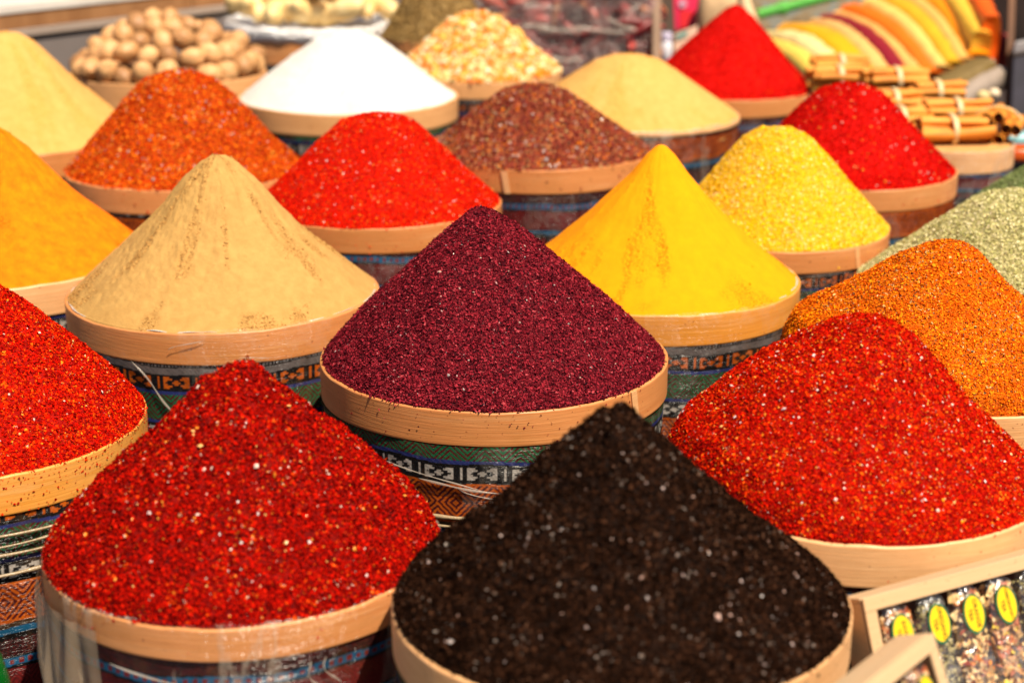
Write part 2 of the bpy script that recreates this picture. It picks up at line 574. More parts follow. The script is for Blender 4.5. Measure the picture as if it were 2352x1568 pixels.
class Heap:
    def __init__(self, c, R, hpx, shift, L, Rp, seed, rough=.010, streak=0.0, lump=.03, crag=0.0, patchy=False):
        self.c, self.R, self.seed = c, R * .985, seed
        self.L, self.Rp = L, Rp or L
        self.sx = shift
        self.rough, self.streak, self.lump, self.crag, self.patchy = rough, streak, lump, crag, patchy
        # height from the apex row
        lo, hi = 0.02, .6
        for _ in range(40):
            m = (lo + hi) / 2
            y = proj((c[0] + shift, c[1], c[2] + m))[1]
            if y > hpx: lo = m
            else: hi = m
        self.h = lo
    def z(self, x, y):
        R, h = self.R, self.h
        r0 = np.clip(np.hypot(x, y) / R, 0, 1)
        xs = x - self.sx * (1 - r0)
        r = np.clip(np.hypot(xs, y) / R, 0, 1)
        th = np.arctan2(y, xs)
        wR = (1 + np.cos(th)) / 2
        zz = h * (sm_interp(r, self.Rp) * wR + sm_interp(r, self.L) * (1 - wR))
        mask = (1 - r0 ** 10)
        zz = zz + mask * h * self.lump * fbm(x / R * 2.6, y / R * 2.6, self.seed, 4)
        if self.streak:
            st = fbm(th * 3.2 + vnoise(r * 4, th, 8) * .25, r * .9, self.seed + 5, 3)
            st = np.where(st > 0, st * .5, st)
            zz = zz + mask * np.clip(r * 3, 0, 1) * h * self.streak * st
        zz = zz + mask * h * self.rough * fbm(x / R * 34, y / R * 34, self.seed + 9, 3)
        if self.crag:
            g = fbm(x / R * 9, y / R * 9, self.seed + 31, 3)
            zz = zz + mask * h * self.crag * (np.abs(g) * 1.6 - .5)
        if self.patchy:
            zz = zz + mask * h * .022 * self.patch(x, y) * fbm(x / R * 55, y / R * 55, self.seed + 41, 2)
        return zz
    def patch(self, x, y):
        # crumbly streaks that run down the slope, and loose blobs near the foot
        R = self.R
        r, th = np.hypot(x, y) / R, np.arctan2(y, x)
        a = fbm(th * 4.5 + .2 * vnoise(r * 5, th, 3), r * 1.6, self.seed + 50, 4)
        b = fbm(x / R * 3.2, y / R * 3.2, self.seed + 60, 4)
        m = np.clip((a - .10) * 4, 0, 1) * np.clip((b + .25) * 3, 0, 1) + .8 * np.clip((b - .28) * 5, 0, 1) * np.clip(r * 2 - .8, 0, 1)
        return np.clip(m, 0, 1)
    def base(self, name, mat, nt=360, nr=150):
        R = self.R
        rr = np.linspace(0.0008, 1, nr) ** .9
        th = np.linspace(0, 2 * np.pi, nt, endpoint=False)
        T, RR = np.meshgrid(th, rr)
        X, Y = RR * R * np.cos(T), RR * R * np.sin(T)
        Z = self.z(X, Y)
        V = np.stack([X, Y, Z], -1).reshape(-1, 3)
        skirt = np.stack([R * np.cos(th), R * np.sin(th), np.full(nt, -.03)], 1)
        me = mesh_np(name, np.concatenate([V, skirt]), [grid_polys(nt, nr + 1)], mat)
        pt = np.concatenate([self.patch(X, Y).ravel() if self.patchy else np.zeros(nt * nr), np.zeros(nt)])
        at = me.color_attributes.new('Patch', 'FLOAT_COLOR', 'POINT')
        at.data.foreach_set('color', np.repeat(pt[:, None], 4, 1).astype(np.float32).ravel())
        return me
    def points(self, n, rng, rmax=1.0, back=.35):
        R = self.R
        th = rng.uniform(0, 2 * np.pi, n)
        r = np.sqrt(rng.uniform(0, 1, n)) * rmax
        x, y = r * R * np.cos(th), r * R * np.sin(th)
        keep = (y < .45 * R) | (rng.uniform(0, 1, n) < back)
        x, y = x[keep], y[keep]
        e = R * .008
        z = self.z(x, y)
        zx = (self.z(x + e, y) - z) / e
        zy = (self.z(x, y + e) - z) / e
        N = np.stack([-zx, -zy, np.ones_like(z)], 1)
        N /= np.linalg.norm(N, axis=1, keepdims=True)
        return np.stack([x, y, z], 1), N

def unit(v): return v / np.maximum(1e-9, np.linalg.norm(v, axis=1, keepdims=True))

def flake_geo(P, N, size, rng, tilt=.75, aspect=(.5, 1.0), lift=.6, fold=.4, svar=.47):
    n = len(P)
    N = unit(N + tilt * rng.normal(size=(n, 3)))
    t1 = unit(np.cross(N, rng.normal(size=(n, 3))))
    t2 = np.cross(N, t1)
    s = size * np.minimum(np.exp(rng.normal(size=n) * svar), 2.1) * .5
    a = s[:, None]
    b = (s * rng.uniform(*aspect, n))[:, None]
    ctr = P + N * (rng.uniform(-.2, 1, n) * lift * size)[:, None]
    j = lambda: rng.uniform(.6, 1.25, (n, 1))
    f = (rng.normal(size=n) * fold)[:, None] * a
    c0 = ctr - t1 * a * j() - t2 * b * .3 + N * f
    c1 = ctr + t2 * b * j() * -1 + t1 * a * .2
    c2 = ctr + t1 * a * j() + t2 * b * .3 + N * f
    c3 = ctr + t2 * b * j() - t1 * a * .2
    V = np.stack([c0, c1, c2, c3], 1).reshape(-1, 3)
    Q = np.arange(4 * n).reshape(n, 4)
    return V, Q

OCT = np.array([[0, 2, 4], [2, 1, 4], [1, 3, 4], [3, 0, 4], [2, 0, 5], [1, 2, 5], [3, 1, 5], [0, 3, 5]])
def lump_geo(P, N, size, rng, flat=(.4, 1.0), svar=.35, lift=.3):
    n = len(P)
    A = unit(N + .5 * rng.normal(size=(n, 3)))
    t1 = unit(np.cross(A, rng.normal(size=(n, 3))))
    t2 = np.cross(A, t1)
    s = (size * np.exp(rng.normal(size=n) * svar) * .5)[:, None]
    k = lambda lo, hi: rng.uniform(lo, hi, (n, 1))
    ctr = P + N * (lift * s)
    a, b, c = s * k(.8, 1.3), s * k(.6, 1.1), s * k(*flat)
    V = np.stack([ctr - t1 * a, ctr + t1 * a * .9, ctr - t2 * b, ctr + t2 * b * 1.1, ctr + A * c, ctr - A * c], 1).reshape(-1, 3)
    T = (OCT[None] + (np.arange(n) * 6)[:, None, None]).reshape(-1, 3)
    return V, T

def grains(parts, mats):
    """parts: list of (V, polys, material index)"""
    off, VV, tri, quad, mt, mq = 0, [], [], [], [], []
    for V, P, m in parts:
        (tri if P.shape[1] == 3 else quad).append(P + off)
        (mt if P.shape[1] == 3 else mq).append(np.full(len(P), m))
        VV.append(V)
        off += len(V)
    polys, mi = [], []
    if quad: polys.append(np.concatenate(quad)); mi += mq
    if tri: polys.append(np.concatenate(tri)); mi += mt
    return mesh_np('grains', np.concatenate(VV), polys, mats, np.concatenate(mi), smooth=False)

# palettes: (position, colour), picked per grain; whitish stops on flakes paint glints
PAL = {
 'sumac': [(0, (.05, .004, .008)), (.18, (.12, .007, .013)), (.46, (.22, .012, .021)), (.74, (.31, .022, .034)), (.92, (.40, .055, .065)), (.965, (.014, .005, .008)), (.993, (.42, .20, .20)), (.997, (.48, .07, .015))],
 'chilli': [(0, (.24, .002, .001)), (.2, (.44, .004, .001)), (.5, (.62, .008, .001)), (.76, (.72, .035, .002)), (.92, (.78, .10, .004)), (.975, (.84, .26, .014)), (.985, (.72, .36, .26)), (.992, (.12, .002, .001))],
 'chilli_dark': [(0, (.12, .0015, .001)), (.2, (.25, .0025, .001)), (.46, (.41, .004, .001)), (.78, (.54, .009, .002)), (.94, (.64, .05, .004)), (.984, (.70, .20, .02)), (.990, (.72, .42, .34)), (.994, (.06, .001, .001))],
 'black': [(0, (.005, .002, .001)), (.3, (.012, .0045, .0022)), (.6, (.026, .0095, .0045)), (.83, (.046, .0175, .0085)), (.95, (.08, .036, .02)), (.985, (.12, .085, .065)), (.994, (.26, .21, .18)), (.998, (.26, .08, .02))],
 'orange_red': [(0, (.38, .022, .003)), (.2, (.54, .045, .003)), (.5, (.68, .10, .005)), (.74, (.74, .17, .008)), (.92, (.25, .045, .006)), (.96, (.80, .34, .04)), (.99, (.75, .42, .28))],
 'bright_red': [(0, (.46, .004, .001)), (.25, (.64, .008, .001)), (.6, (.76, .014, .002)), (.88, (.80, .06, .004)), (.97, (.82, .20, .015)), (.99, (.80, .4, .25))],
 'mixed': [(0, (.16, .022, .018)), (.25, (.24, .04, .025)), (.5, (.34, .07, .035)), (.7, (.42, .13, .05)), (.82, (.70, .17, .012)), (.89, (.30, .20, .08)), (.94, (.55, .30, .14)), (.975, (.06, .03, .02))],
 'deep_red': [(0, (.40, .002, .001)), (.3, (.54, .003, .001)), (.7, (.64, .005, .001)), (.96, (.70, .04, .006))],
 'yellow': [(0, (.88, .50, .004)), (.35, (.92, .56, .006)), (.66, (.93, .62, .05)), (.86, (.92, .74, .34)), (.96, (.74, .42, .01)), (.97, (.45, .30, .05))],
 'orange_mix': [(0, (.54, .075, .002)), (.2, (.72, .12, .003)), (.45, (.82, .185, .004)), (.72, (.86, .28, .008)), (.90, (.26, .06, .008)), (.93, (.48, .03, .008)), (.955, (.76, .46, .16)), (.982, (.12, .08, .05))],
 'herb': [(0, (.38, .35, .12)), (.2, (.52, .47, .18)), (.45, (.64, .56, .26)), (.7, (.72, .64, .35)), (.92, (.28, .28, .08)), (.96, (.78, .66, .42))],
 'green': [(0, (.15, .20, .06)), (.3, (.21, .26, .09)), (.65, (.28, .33, .13)), (.92, (.36, .38, .18))],
 'soup': [(0, (.82, .46, .10)), (.2, (.86, .62, .28)), (.38, (.84, .24, .018)), (.66, (.62, .17, .04)), (.78, (.86, .76, .52)), (.9, (.34, .22, .06)), (.96, (.36, .36, .12))],
 'seed': [(0, (.24, .14, .045)), (.4, (.36, .22, .075)), (.75, (.46, .30, .115)), (.93, (.15, .085, .03))],
 'beige': [(0, (.38, .19, .052)), (.35, (.45, .235, .07)), (.65, (.52, .29, .09)), (.92, (.36, .185, .05))],
 'gold': [(0, (.82, .24, .002)), (.5, (.88, .28, .002)), (.85, (.74, .20, .002))],
 'turmeric': [(0, (.66, .14, .002)), (.5, (.76, .20, .002)), (.85, (.52, .09, .002))],
 'cream': [(0, (.62, .34, .08)), (.5, (.70, .40, .11)), (.85, (.58, .29, .06))],
 'white': [(0, (.74, .69, .62)), (.5, (.80, .76, .70)), (.9, (.70, .60, .46))],
}
GM = {k: grain_mat('grains_' + k, v, rough=.65, spec=.015, clump={'orange_mix': .16, 'mixed': .12, 'orange_red': .14, 'yellow': .14, 'black': .10}.get(k, .07)) for k, v in PAL.items()}
def dark(c, k): return tuple(x * k for x in c)
HM = {}
for k in PAL:
    a, b = PAL[k][0][1], PAL[k][min(2, len(PAL[k]) - 1)][1]
    HM[k] = heap_mat('heap_' + k, [(.35, dark(a, .7)), (.65, dark(b, .7))], fine=500, bump=.8)  # surface under the flakes darkened; crevice shade put into its colour
HM['beige'] = heap_mat('heap_beige', [(.3, (.43, .235, .067)), (.7, (.51, .295, .09))], patch=(.36, .185, .050))  # patch colour paints the shade among clumps into the streaks
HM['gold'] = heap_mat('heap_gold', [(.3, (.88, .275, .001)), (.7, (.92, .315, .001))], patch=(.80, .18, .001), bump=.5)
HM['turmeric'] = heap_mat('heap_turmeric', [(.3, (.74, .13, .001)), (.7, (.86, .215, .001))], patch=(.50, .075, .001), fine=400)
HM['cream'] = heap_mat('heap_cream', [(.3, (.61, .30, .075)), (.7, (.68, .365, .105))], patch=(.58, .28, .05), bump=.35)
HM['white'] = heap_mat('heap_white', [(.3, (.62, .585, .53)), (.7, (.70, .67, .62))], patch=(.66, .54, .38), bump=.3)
HM['deep_red'] = heap_mat('heap_deep_red', [(.3, (.50, .002, .001)), (.7, (.64, .004, .001))], patch=(.34, .002, .001), bump=.8)
SEEDS = grain_mat('chilli_seeds', [(0, (.78, .26, .02)), (.35, (.82, .42, .12)), (.6, (.78, .52, .42)), (.85, (.80, .64, .60))], .35)
PEPPER = grain_mat('dark_specks', [(0, (.03, .02, .010)), (.5, (.08, .05, .025)), (.85, (.30, .22, .12))], .5)
SALT = grain_mat('pale_specks', [(0, (.46, .28, .22)), (.5, (.52, .38, .34)), (.8, (.34, .28, .26))], .25)  # pale grains for salt, also painting glints on the dark flakes

# pile spec: key, cx, a, yf, apex(x, y), L, R, palette, flakes, size(mm), extras
PILES = [
 dict(k='sumac', joint=-.72, creases=((-2.0, .40, -1.5, .46, .007), (-2.2, .33, -1.6, .44, .004), (-1.75, .44, -1.45, .52, .004)), dz=0.012, cx=1134, a=396, yf=947, ap=(1108, 473), L=LIN, crag=.008, pal='sumac', n=160000, s=2.6, seeds=(140, 2.6, 'SALT'), rough=.014, lump=.02, voff=.27, res=1000,
      hl='conical heap of coarse dark purple sumac, in sharp focus at the centre', tl='pale wood-rimmed tub under the dark purple sumac heap', wood=WOOD, cords=((.62, .012), (.66, .008))),
 dict(k='chilli front', joint=-.55, creases=((-2.1, .24, -1.4, .34, .007), (-1.15, .2, -1.05, .4, .006), (-1.05, .2, -1.0, .38, .005)), dz=-0.008, cx=560, a=452, yf=1443, ap=(566, 833), L=FULL, crag=.04, pal='chilli_dark', n=130000, s=2.6, seeds=(520, 2.7, 'SEEDS'), rough=.032, lump=.03, voff=.84, res=800, band=.17,
      hl='big glossy dark red chilli flake heap beside the black heap, pale seeds all over', tl='tub under the front red chilli flake heap, cloudy film hanging down its side', wood=WOOD, film='heavy', cords=(), drape=True),
 dict(k='black', dz=0.03, cx=1425, a=525, yf=1633, ap=(1415, 928), L=[(0, 1), (.07, .98), (.14, .925), (.27, .79), (.42, .60), (.57, .44), (.76, .265), (.9, .135), (.97, .06), (1, 0)], R=[(0, 1), (.06, .975), (.12, .91), (.25, .76), (.42, .56), (.57, .41), (.76, .245), (.9, .125), (.97, .05), (1, 0)], crag=.035, pal='black', n=150000, s=2.6, seeds=(420, 2.2, 'SALT'), rough=.02, lump=.02, voff=.3, res=500,
      hl='black-brown isot pepper heap, the darkest one, at the bottom edge', tl='tub under the black pepper flake heap, only its rim in view', wood=WOOD_PALE),
 dict(k='chilli right', joint=-2.5, dz=0.019, cx=1960, a=442, yf=1253, ap=(1978, 727), L=[(0, 1), (.1, .985), (.16, .96), (.3, .86), (.48, .735), (.7, .54), (.9, .33), (.97, .16), (1, 0)], R=[(0, 1), (.13, .975), (.23, .89), (.41, .65), (.63, .37), (.86, .13), (.96, .03), (1, 0)], crag=.012, pal='chilli', n=160000, s=2.2, seeds=(1400, 2.0, 'SEEDS'), rough=.015, lump=.03, voff=.88, res=500,
      hl='bright red chilli flake heap full of yellow seeds, behind the wooden tea boxes', tl='pale tub under the seedy red chilli heap above the tea boxes', wood=WOOD_PALE, band=.22),
 dict(k='chilli left', creases=((-1.55, .55, -1.2, 1.1, .006), (-1.35, .6, -1.15, 1.3, .004), (-1.7, .5, -1.5, .9, .004)), cx=-90, a=420, yf=1120, ap=(-62, 640), L=LIN, R=[(0, 1), (.1, .985), (.22, .90), (.38, .75), (.6, .50), (.82, .27), (.93, .12), (1, 0)], pal='chilli', n=120000, s=2.5, seeds=(380, 2.2, 'SEEDS'), rough=.015, lump=.03, voff=.1, res=900,
      hl='deep red chilli flake heap cut off by the left edge of the picture', tl='speckled tub bound with film cords under the left-edge chilli heap', wood=WOOD_ORANGE, cords=((.30, .007), (.36, .007), (.42, .008), (.52, .010))),
 dict(k='beige', creases=((-2.02, .19, -1.66, .55, .006), (-1.35, .15, -1.1, .17, .003), (-2.1, .42, -1.9, .75, .005), (-1.75, .10, -1.55, .03, .003)), dz=0.007, cx=514, a=354, yf=768, ap=(516, 355), L=CONC, pal='beige', n=30000, s=1.7, lumps=True, rough=.009, streak=.045, lump=.015, voff=0.0, res=1000,
      hl='smooth sand-beige powder cone with crumbly streaks, their shade painted brown', tl='film-wrapped tub with orange motif cloth under the sand-beige cone', wood=WOOD),
 dict(k='gold', cx=1497, a=336, yf=729, ap=(1512, 333), L=GOLD, pal='gold', n=5000, s=1.4, lumps=True, rough=.002, streak=.03, lump=.012, voff=0.0, res=900,
      hl='smooth golden yellow powder cone with a sharp tip', tl='tub with black, orange and green cloth under the golden yellow cone', wood=WOOD_ORANGE),
 dict(k='turmeric', dz=-0.007, cx=-12, a=345, yf=672, ap=(2, 288), L=CONC, pal='turmeric', n=14000, s=1.8, lumps=True, rough=.006, streak=.05, lump=.02, voff=.34, res=600,
      hl='orange turmeric cone with darker streaks, cut off at the left edge', tl='tub with white motif cloth under the orange turmeric cone', wood=WOOD_PALE),
 dict(k='cream left', cx=22, a=285, yf=362, ap=(36, 72), L=BROAD, R=[(0, 1), (.1, .985), (.22, .90), (.40, .68), (.62, .40), (.82, .19), (.95, .05), (1, 0)], pal='cream', n=4000, s=2, lumps=True, rough=.004, streak=.03, lump=.02, voff=0, res=200,
      hl='tall cream powder heap in the upper left corner', tl='tub under the cream heap in the upper left corner', wood=WOOD),
 dict(k='orange red', cx=425, a=270, yf=440, ap=(418, 166), L=BROAD, pal='orange_red', n=70000, s=3.6, seeds=(300, 4, 'SALT'), rough=.02, lump=.03, voff=.45, res=400,
      hl='mottled orange-red pepper flake heap below the walnuts', tl='tub under the mottled orange-red heap below the walnuts', wood=WOOD),
 dict(k='red mid', dz=0.001, cx=870, a=280, yf=527, ap=(868, 262), L=BROAD, pal='bright_red', n=110000, s=2.3, seeds=(300, 2.6, 'SEEDS'), rough=.012, lump=.025, voff=.9, res=600,
      hl='vivid scarlet pepper heap between the beige cone and the purple sumac', tl='tub with maroon cloth under the vivid scarlet heap', wood=WOOD),
 dict(k='white', dz=0.003, cx=800, a=250, yf=263, ap=(800, 74), L=BROAD, pal='white', n=5000, s=2.5, lumps=True, rough=.006, streak=0, lump=.03, voff=.3, res=300,
      hl='bright white powder heap beside the walnuts', tl='pale tub under the white powder heap', wood=WOOD_PALE),
 dict(k='mixed', joint=-1.9, dz=0.016, cx=1235, a=258, yf=394, ap=(1228, 199), L=BROAD, pal='mixed', n=60000, s=4.0, seeds=(260, 5, 'SALT'), rough=.015, lump=.03, voff=.84, res=500,
      hl='brown-red dried vegetable mix heap with orange bits', tl='tub with blue striped cloth under the brown-red mix heap', wood=WOOD),
 dict(k='cream mid', dz=-0.001, cx=1440, a=257, yf=306, ap=(1440, 125), L=BROAD, pal='cream', n=5000, s=2, lumps=True, rough=.004, streak=.02, lump=.02, voff=.5, res=400,
      hl='rounded cream-yellow powder heap between the brown-red mix and two red heaps', tl='low tub in crumpled film under the rounded cream-yellow heap', wood=WOOD_PALE, band=.05, film='heavy'),
 dict(k='red back', dz=-0.016, cx=1670, a=192, yf=233, ap=(1683, 15), L=LIN, pal='deep_red', n=30000, s=3, rough=.012, lump=.03, voff=.83, res=300,
      hl='deep red paprika cone with steep sides, the farthest red one', tl='tub under the farthest deep red paprika cone', wood=WOOD),
 dict(k='red right', dz=-0.001, cx=1945, a=247, yf=438, ap=(1940, 194), L=BROAD, pal='deep_red', n=45000, s=2.8, seeds=(300, 3, 'SEEDS'), rough=.014, lump=.03, voff=.5, res=400,
      hl='deep red paprika heap in front of the cinnamon bundles', tl='tub under the red paprika heap in front of the cinnamon', wood=WOOD),
 dict(k='yellow', joint=-1.0, dz=-0.012, cx=1785, a=255, yf=578, ap=(1775, 293), L=BROAD, pal='yellow', n=90000, s=2.3, rough=.02, lump=.03, voff=.03, res=600, lumps2=True,
      hl='flaky lemon-yellow heap behind the golden cone', tl='tub under the flaky lemon-yellow heap', wood=WOOD),
 dict(k='orange mix', dz=0.003, cx=2170, a=385, yf=957, ap=(2166, 550), L=[(0, 1), (.08, .985), (.16, .95), (.29, .86), (.47, .70), (.7, .52), (.9, .37), (.97, .2), (1, 0)], R=[(0, 1), (.1, .96), (.18, .88), (.34, .64), (.47, .50), (.7, .30), (.9, .12), (1, 0)], pal='orange_mix', n=130000, s=2.4, seeds=(1200, 1.8, 'PEPPER'), rough=.012, lump=.03, voff=.3, res=400,
      hl='orange seasoning heap speckled with dark herbs', tl='tub under the speckled orange seasoning heap', wood=WOOD_PALE),
 dict(k='herb', dz=-0.022, cx=2330, a=360, yf=755, ap=(2330, 441), L=BROAD, pal='herb', n=90000, s=3.0, rough=.012, lump=.02, voff=.3, res=200,
      hl='pale grey-green dried oregano heap behind the orange seasoning', tl='tub under the pale grey-green oregano heap', wood=WOOD),
 dict(k='green', dz=-0.023, cx=2450, a=250, yf=560, ap=(2420, 345), L=LIN, pal='green', n=25000, s=3.2, rough=.01, lump=.02, voff=.3, res=200,
      hl='darker green herb heap at the right edge behind the oregano', tl='tub under the darker green herb heap at the right edge', wood=WOOD),
 dict(k='soup', dz=-0.003, cx=1098, a=190, yf=190, ap=(1083, 35), L=BROAD, pal='soup', n=9000, s=9, lumps=True, rough=.02, lump=.03, voff=0, res=200,
      hl='chunky pale soup mix heap of lentils and dried vegetables', tl='pale tub under the chunky soup mix heap', wood=WOOD_PALE),
 dict(k='seed', cx=1005, a=128, yf=100, ap=(1000, -90), L=BROAD, pal='seed', n=14000, s=6, rough=.02, lump=.03, voff=0, res=160,
      hl='brown seed heap in front of the bag of dried chillies', tl='tub under the brown seed heap at the back', wood=WOOD),
]

TABLE_DROP = .30
def table_z(Y): return rim_z(Y) - TABLE_DROP
placed = {}
for i, p in enumerate(PILES):
    c, R = solve_tub(p['cx'], p['a'], p['yf'], p.get('dz', 0))
    placed[p['k']] = (c, R)
    fm = {'heavy': FILM_HEAVY}.get(p.get('film'), FILM)
    tub(p['tl'], c, R, c[2] - table_z(c[1]), p['voff'], p.get('band', .20), p['wood'], p['res'], fm, cords=p.get('cords', ()), drape=p.get('drape', False), joint=p.get('joint'), creases=p.get('creases', ()), edge=p['k'] in ('beige', 'gold', 'chilli front', 'cream mid', 'turmeric'), lip_film=p['k'] in ('beige', 'gold', 'chilli front', 'cream mid'))
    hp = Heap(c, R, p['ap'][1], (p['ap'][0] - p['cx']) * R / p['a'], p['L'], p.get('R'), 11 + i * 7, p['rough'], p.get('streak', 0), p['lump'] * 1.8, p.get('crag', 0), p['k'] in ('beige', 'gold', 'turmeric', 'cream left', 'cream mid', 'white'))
    p['heap'] = hp
    near = p['n'] > 80000 or p['k'] in ('beige', 'gold', 'turmeric')
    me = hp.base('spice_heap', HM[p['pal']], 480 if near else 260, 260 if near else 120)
    o = link('spice_heap', me, None, tuple(c))
    tag(o, p['hl'], 'spice heap', 'heaps of ground spice on the stall')
    rng = np.random.default_rng(100 + i)
    P, N = hp.points(p['n'], rng, 1.0)
    if not p.get('lumps'):
        Pe, Ne = hp.points(int(p['n'] * .5), rng, 1.0)
        kp = np.hypot(Pe[:, 0], Pe[:, 1]) > .9 * hp.R
        P, N = np.concatenate([P, Pe[kp]]), np.concatenate([N, Ne[kp]])
    s = p['s'] / 1000
    parts, mats = [], [GM[p['pal']]]
    if p.get('lumps'):
        if p['k'] not in ('soup',):
            kp = hp.patch(P[:, 0], P[:, 1]) > rng.uniform(.15, .9, len(P))
            P, N = P[kp], N[kp]
        V, T = lump_geo(P, N, s, rng, lift=.3)
        parts.append((V, T, 0))
    else:
        V, Q = flake_geo(P, N, s, rng, tilt=.9 if p['k'] in ('sumac', 'chilli front', 'black') else .75, svar=.36 if p['k'] == 'sumac' else .47, lift=.9 if p['k'] in ('sumac', 'chilli front', 'black') else .6)
        parts.append((V, Q, 0))
    if p.get('seeds'):
        ns, ss, which = p['seeds']
        P2, N2 = hp.points(ns, rng, .98)
        V, T = lump_geo(P2, N2, ss / 1000, rng, (.25, .5), .3, .9)
        mats.append({'SEEDS': SEEDS, 'PEPPER': PEPPER, 'SALT': SALT}[which])
        parts.append((V, T, 1))
    if not p.get('lumps'):
        # crumbs that lie on the lip
        nn = 1500
        th = rng.uniform(0, 2 * np.pi, nn)
        bias = np.clip(fbm(th * 3, th * 0, i + 3, 3) + .45, 0, 1)
        kp = rng.uniform(0, 1, nn) < bias
        th = th[kp]
        rr = R * rng.uniform(.972, .998, len(th))
        P3 = np.stack([rr * np.cos(th), rr * np.sin(th), np.full(len(th), .004 * R)], 1)
        V, Q = flake_geo(P3, np.tile([0, 0, 1.], (len(th), 1)), s, rng)
        parts.append((V, Q, 0))
        nb = 420 if p['k'] == 'chilli left' else 160
        tb_ = rng.uniform(0, 2 * np.pi, nb)
        if p['k'] == 'chilli left': tb_ = rng.uniform(-1.6, .2, nb)
        zb_ = -R * p.get('band', .2) * rng.uniform(0, 1, nb) ** 1.7
        Nb = np.stack([np.cos(tb_), np.sin(tb_), np.zeros(nb)], 1)
        V, Q = flake_geo(Nb * R * 1.001 + np.stack([0 * zb_, 0 * zb_, zb_], 1), Nb, s * .75, rng, .2, lift=.1)
        parts.append((V, Q, 0))
    if p['k'] == 'orange mix':
        # yellow powder spilled on the left flank
        Py, Ny = hp.points(90000, rng, 1.0)
        th = np.arctan2(Py[:, 1], Py[:, 0])
        q = (np.abs(np.abs(th) - 2.75) < .5) & (th < 0) & (np.hypot(Py[:, 0], Py[:, 1]) / R > .70 + .2 * rng.uniform(size=len(Py)))
        V, Q = flake_geo(Py[q], Ny[q], .0022, rng)
        mats.append(GM['gold'])
        parts.append((V, Q, len(mats) - 1))
    g = link('grains', grains(parts, mats), o)
    g['kind'] = 'stuff'

#@@REST
# ------------------------------------------------------------------ setting: ground, table, counter, backdrop
def slab(name, pts, mat, parent=None, bevel=0.0):
    """closed block from 8 corners: 4 of one face, 4 of the opposite one"""
    bm = bmesh.new()
    vs = [bm.verts.new(Vector(p)) for p in pts]
    for f in ((0, 1, 2, 3), (7, 6, 5, 4), (0, 4, 5, 1), (1, 5, 6, 2), (2, 6, 7, 3), (3, 7, 4, 0)):
        bm.faces.new([vs[i] for i in f])
    bmesh.ops.recalc_face_normals(bm, faces=bm.faces)
    if bevel: bmesh.ops.bevel(bm, geom=bm.edges[:], offset=bevel, segments=2, affect='EDGES', profile=0.5)
    return bm_obj(name, bm, mat, parent)

STONE = simple('pavement', (0.30, 0.26, 0.22), 0.85, 0.2, 3, 0.3)
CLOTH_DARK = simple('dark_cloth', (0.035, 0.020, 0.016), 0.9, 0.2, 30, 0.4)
gm = mesh_np('ground', [(-40, -20, 0), (40, -20, 0), (40, 60, 0), (-40, 60, 0)], [np.array([[0, 1, 2, 3]])], STONE)
tag(link('ground', gm), kind='structure')

Y0, Y1 = 1.02, 5.3
tb = empty('display_table', (0, Y0, 0))
tag(tb, 'sloping stall table under a dark cloth that carries all the tubs', 'table')
za, zb = table_z(Y0), table_z(Y1)
def loc(p): return (p[0], p[1] - Y0, p[2])
slab('tabletop', [loc(q) for q in [(-2.2, Y0, za - .004), (2.2, Y0, za - .004), (2.2, Y1, zb - .004), (-2.2, Y1, zb - .004),
     (-2.2, Y0, za - .05), (2.2, Y0, za - .05), (2.2, Y1, zb - .05), (-2.2, Y1, zb - .05)]], CLOTH_DARK, tb)
for x in (-2.1, 2.1):
    for y in (Y0 + .1, Y1 - .1):
        z = table_z(y) - .05
        slab('leg', [loc((x + a, y + b, zz)) for zz in (z, 0) for a, b in ((-.03, -.03), (.03, -.03), (.03, .03), (-.03, .03))], CLOTH_DARK, tb)

# wooden counter at the back left
COUNTER_TOP = simple('counter_top', (0.80, 0.72, 0.64), 0.55, 0.15, 6)
def plank_mat(name, a, b):
    t = NT(name)
    f = t.noise(t.coord((6, 6, 1.0)), 3.0, 5, 0.7)
    t.l(t.ramp(f, [(.3, a), (.7, b)]), t.b.inputs['Base Color'])
    t.b.inputs['Roughness'].default_value = .6
    return t.m
FASCIA = plank_mat('counter_fascia', (.24, .10, .032), (.38, .18, .07))
STRIP = simple('counter_strip', (.38, .29, .23), .6, .1, 10)
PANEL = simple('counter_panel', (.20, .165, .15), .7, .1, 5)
A = unproj(0, 31, 4.15)
ph = math.radians(36.4)
dx = np.array([math.sin(ph), math.cos(ph), 0]); dn = np.array([math.cos(ph), -math.sin(ph), 0]); dz = np.array([0, 0, 1.])
ct = empty('wooden_counter', tuple(A))
tag(ct, 'long wooden counter with a pale top and brown front board behind the walnuts', 'counter')
def cslab(name, l0, l1, n0, n1, z0, z1, mat):
    P = [dx * l + dn * n + dz * z for z in (z1, z0) for l, n in ((l0, n0), (l1, n0), (l1, n1), (l0, n1))]
    return slab(name, P, mat, ct, .002)
cslab('counter_top', -.9, 2.2, -.6, .004, -.004, .018, COUNTER_TOP)
cslab('front_board', -.9, .62, -.04, 0, -.042, -.005, FASCIA)
cslab('front_board', .625, 2.2, -.04, 0, -.042, -.005, FASCIA)
cslab('ledge_strip', -.9, 2.2, -.05, .006, -.062, -.043, STRIP)
cslab('shadow_gap', -.9, 2.2, -.06, -.008, -.072, -.063, CLOTH_DARK)  # dark strip filling the recess, its shade put into the colour
cslab('front_panel', -.9, 2.2, -.05, -.003, -.9, -.073, PANEL)

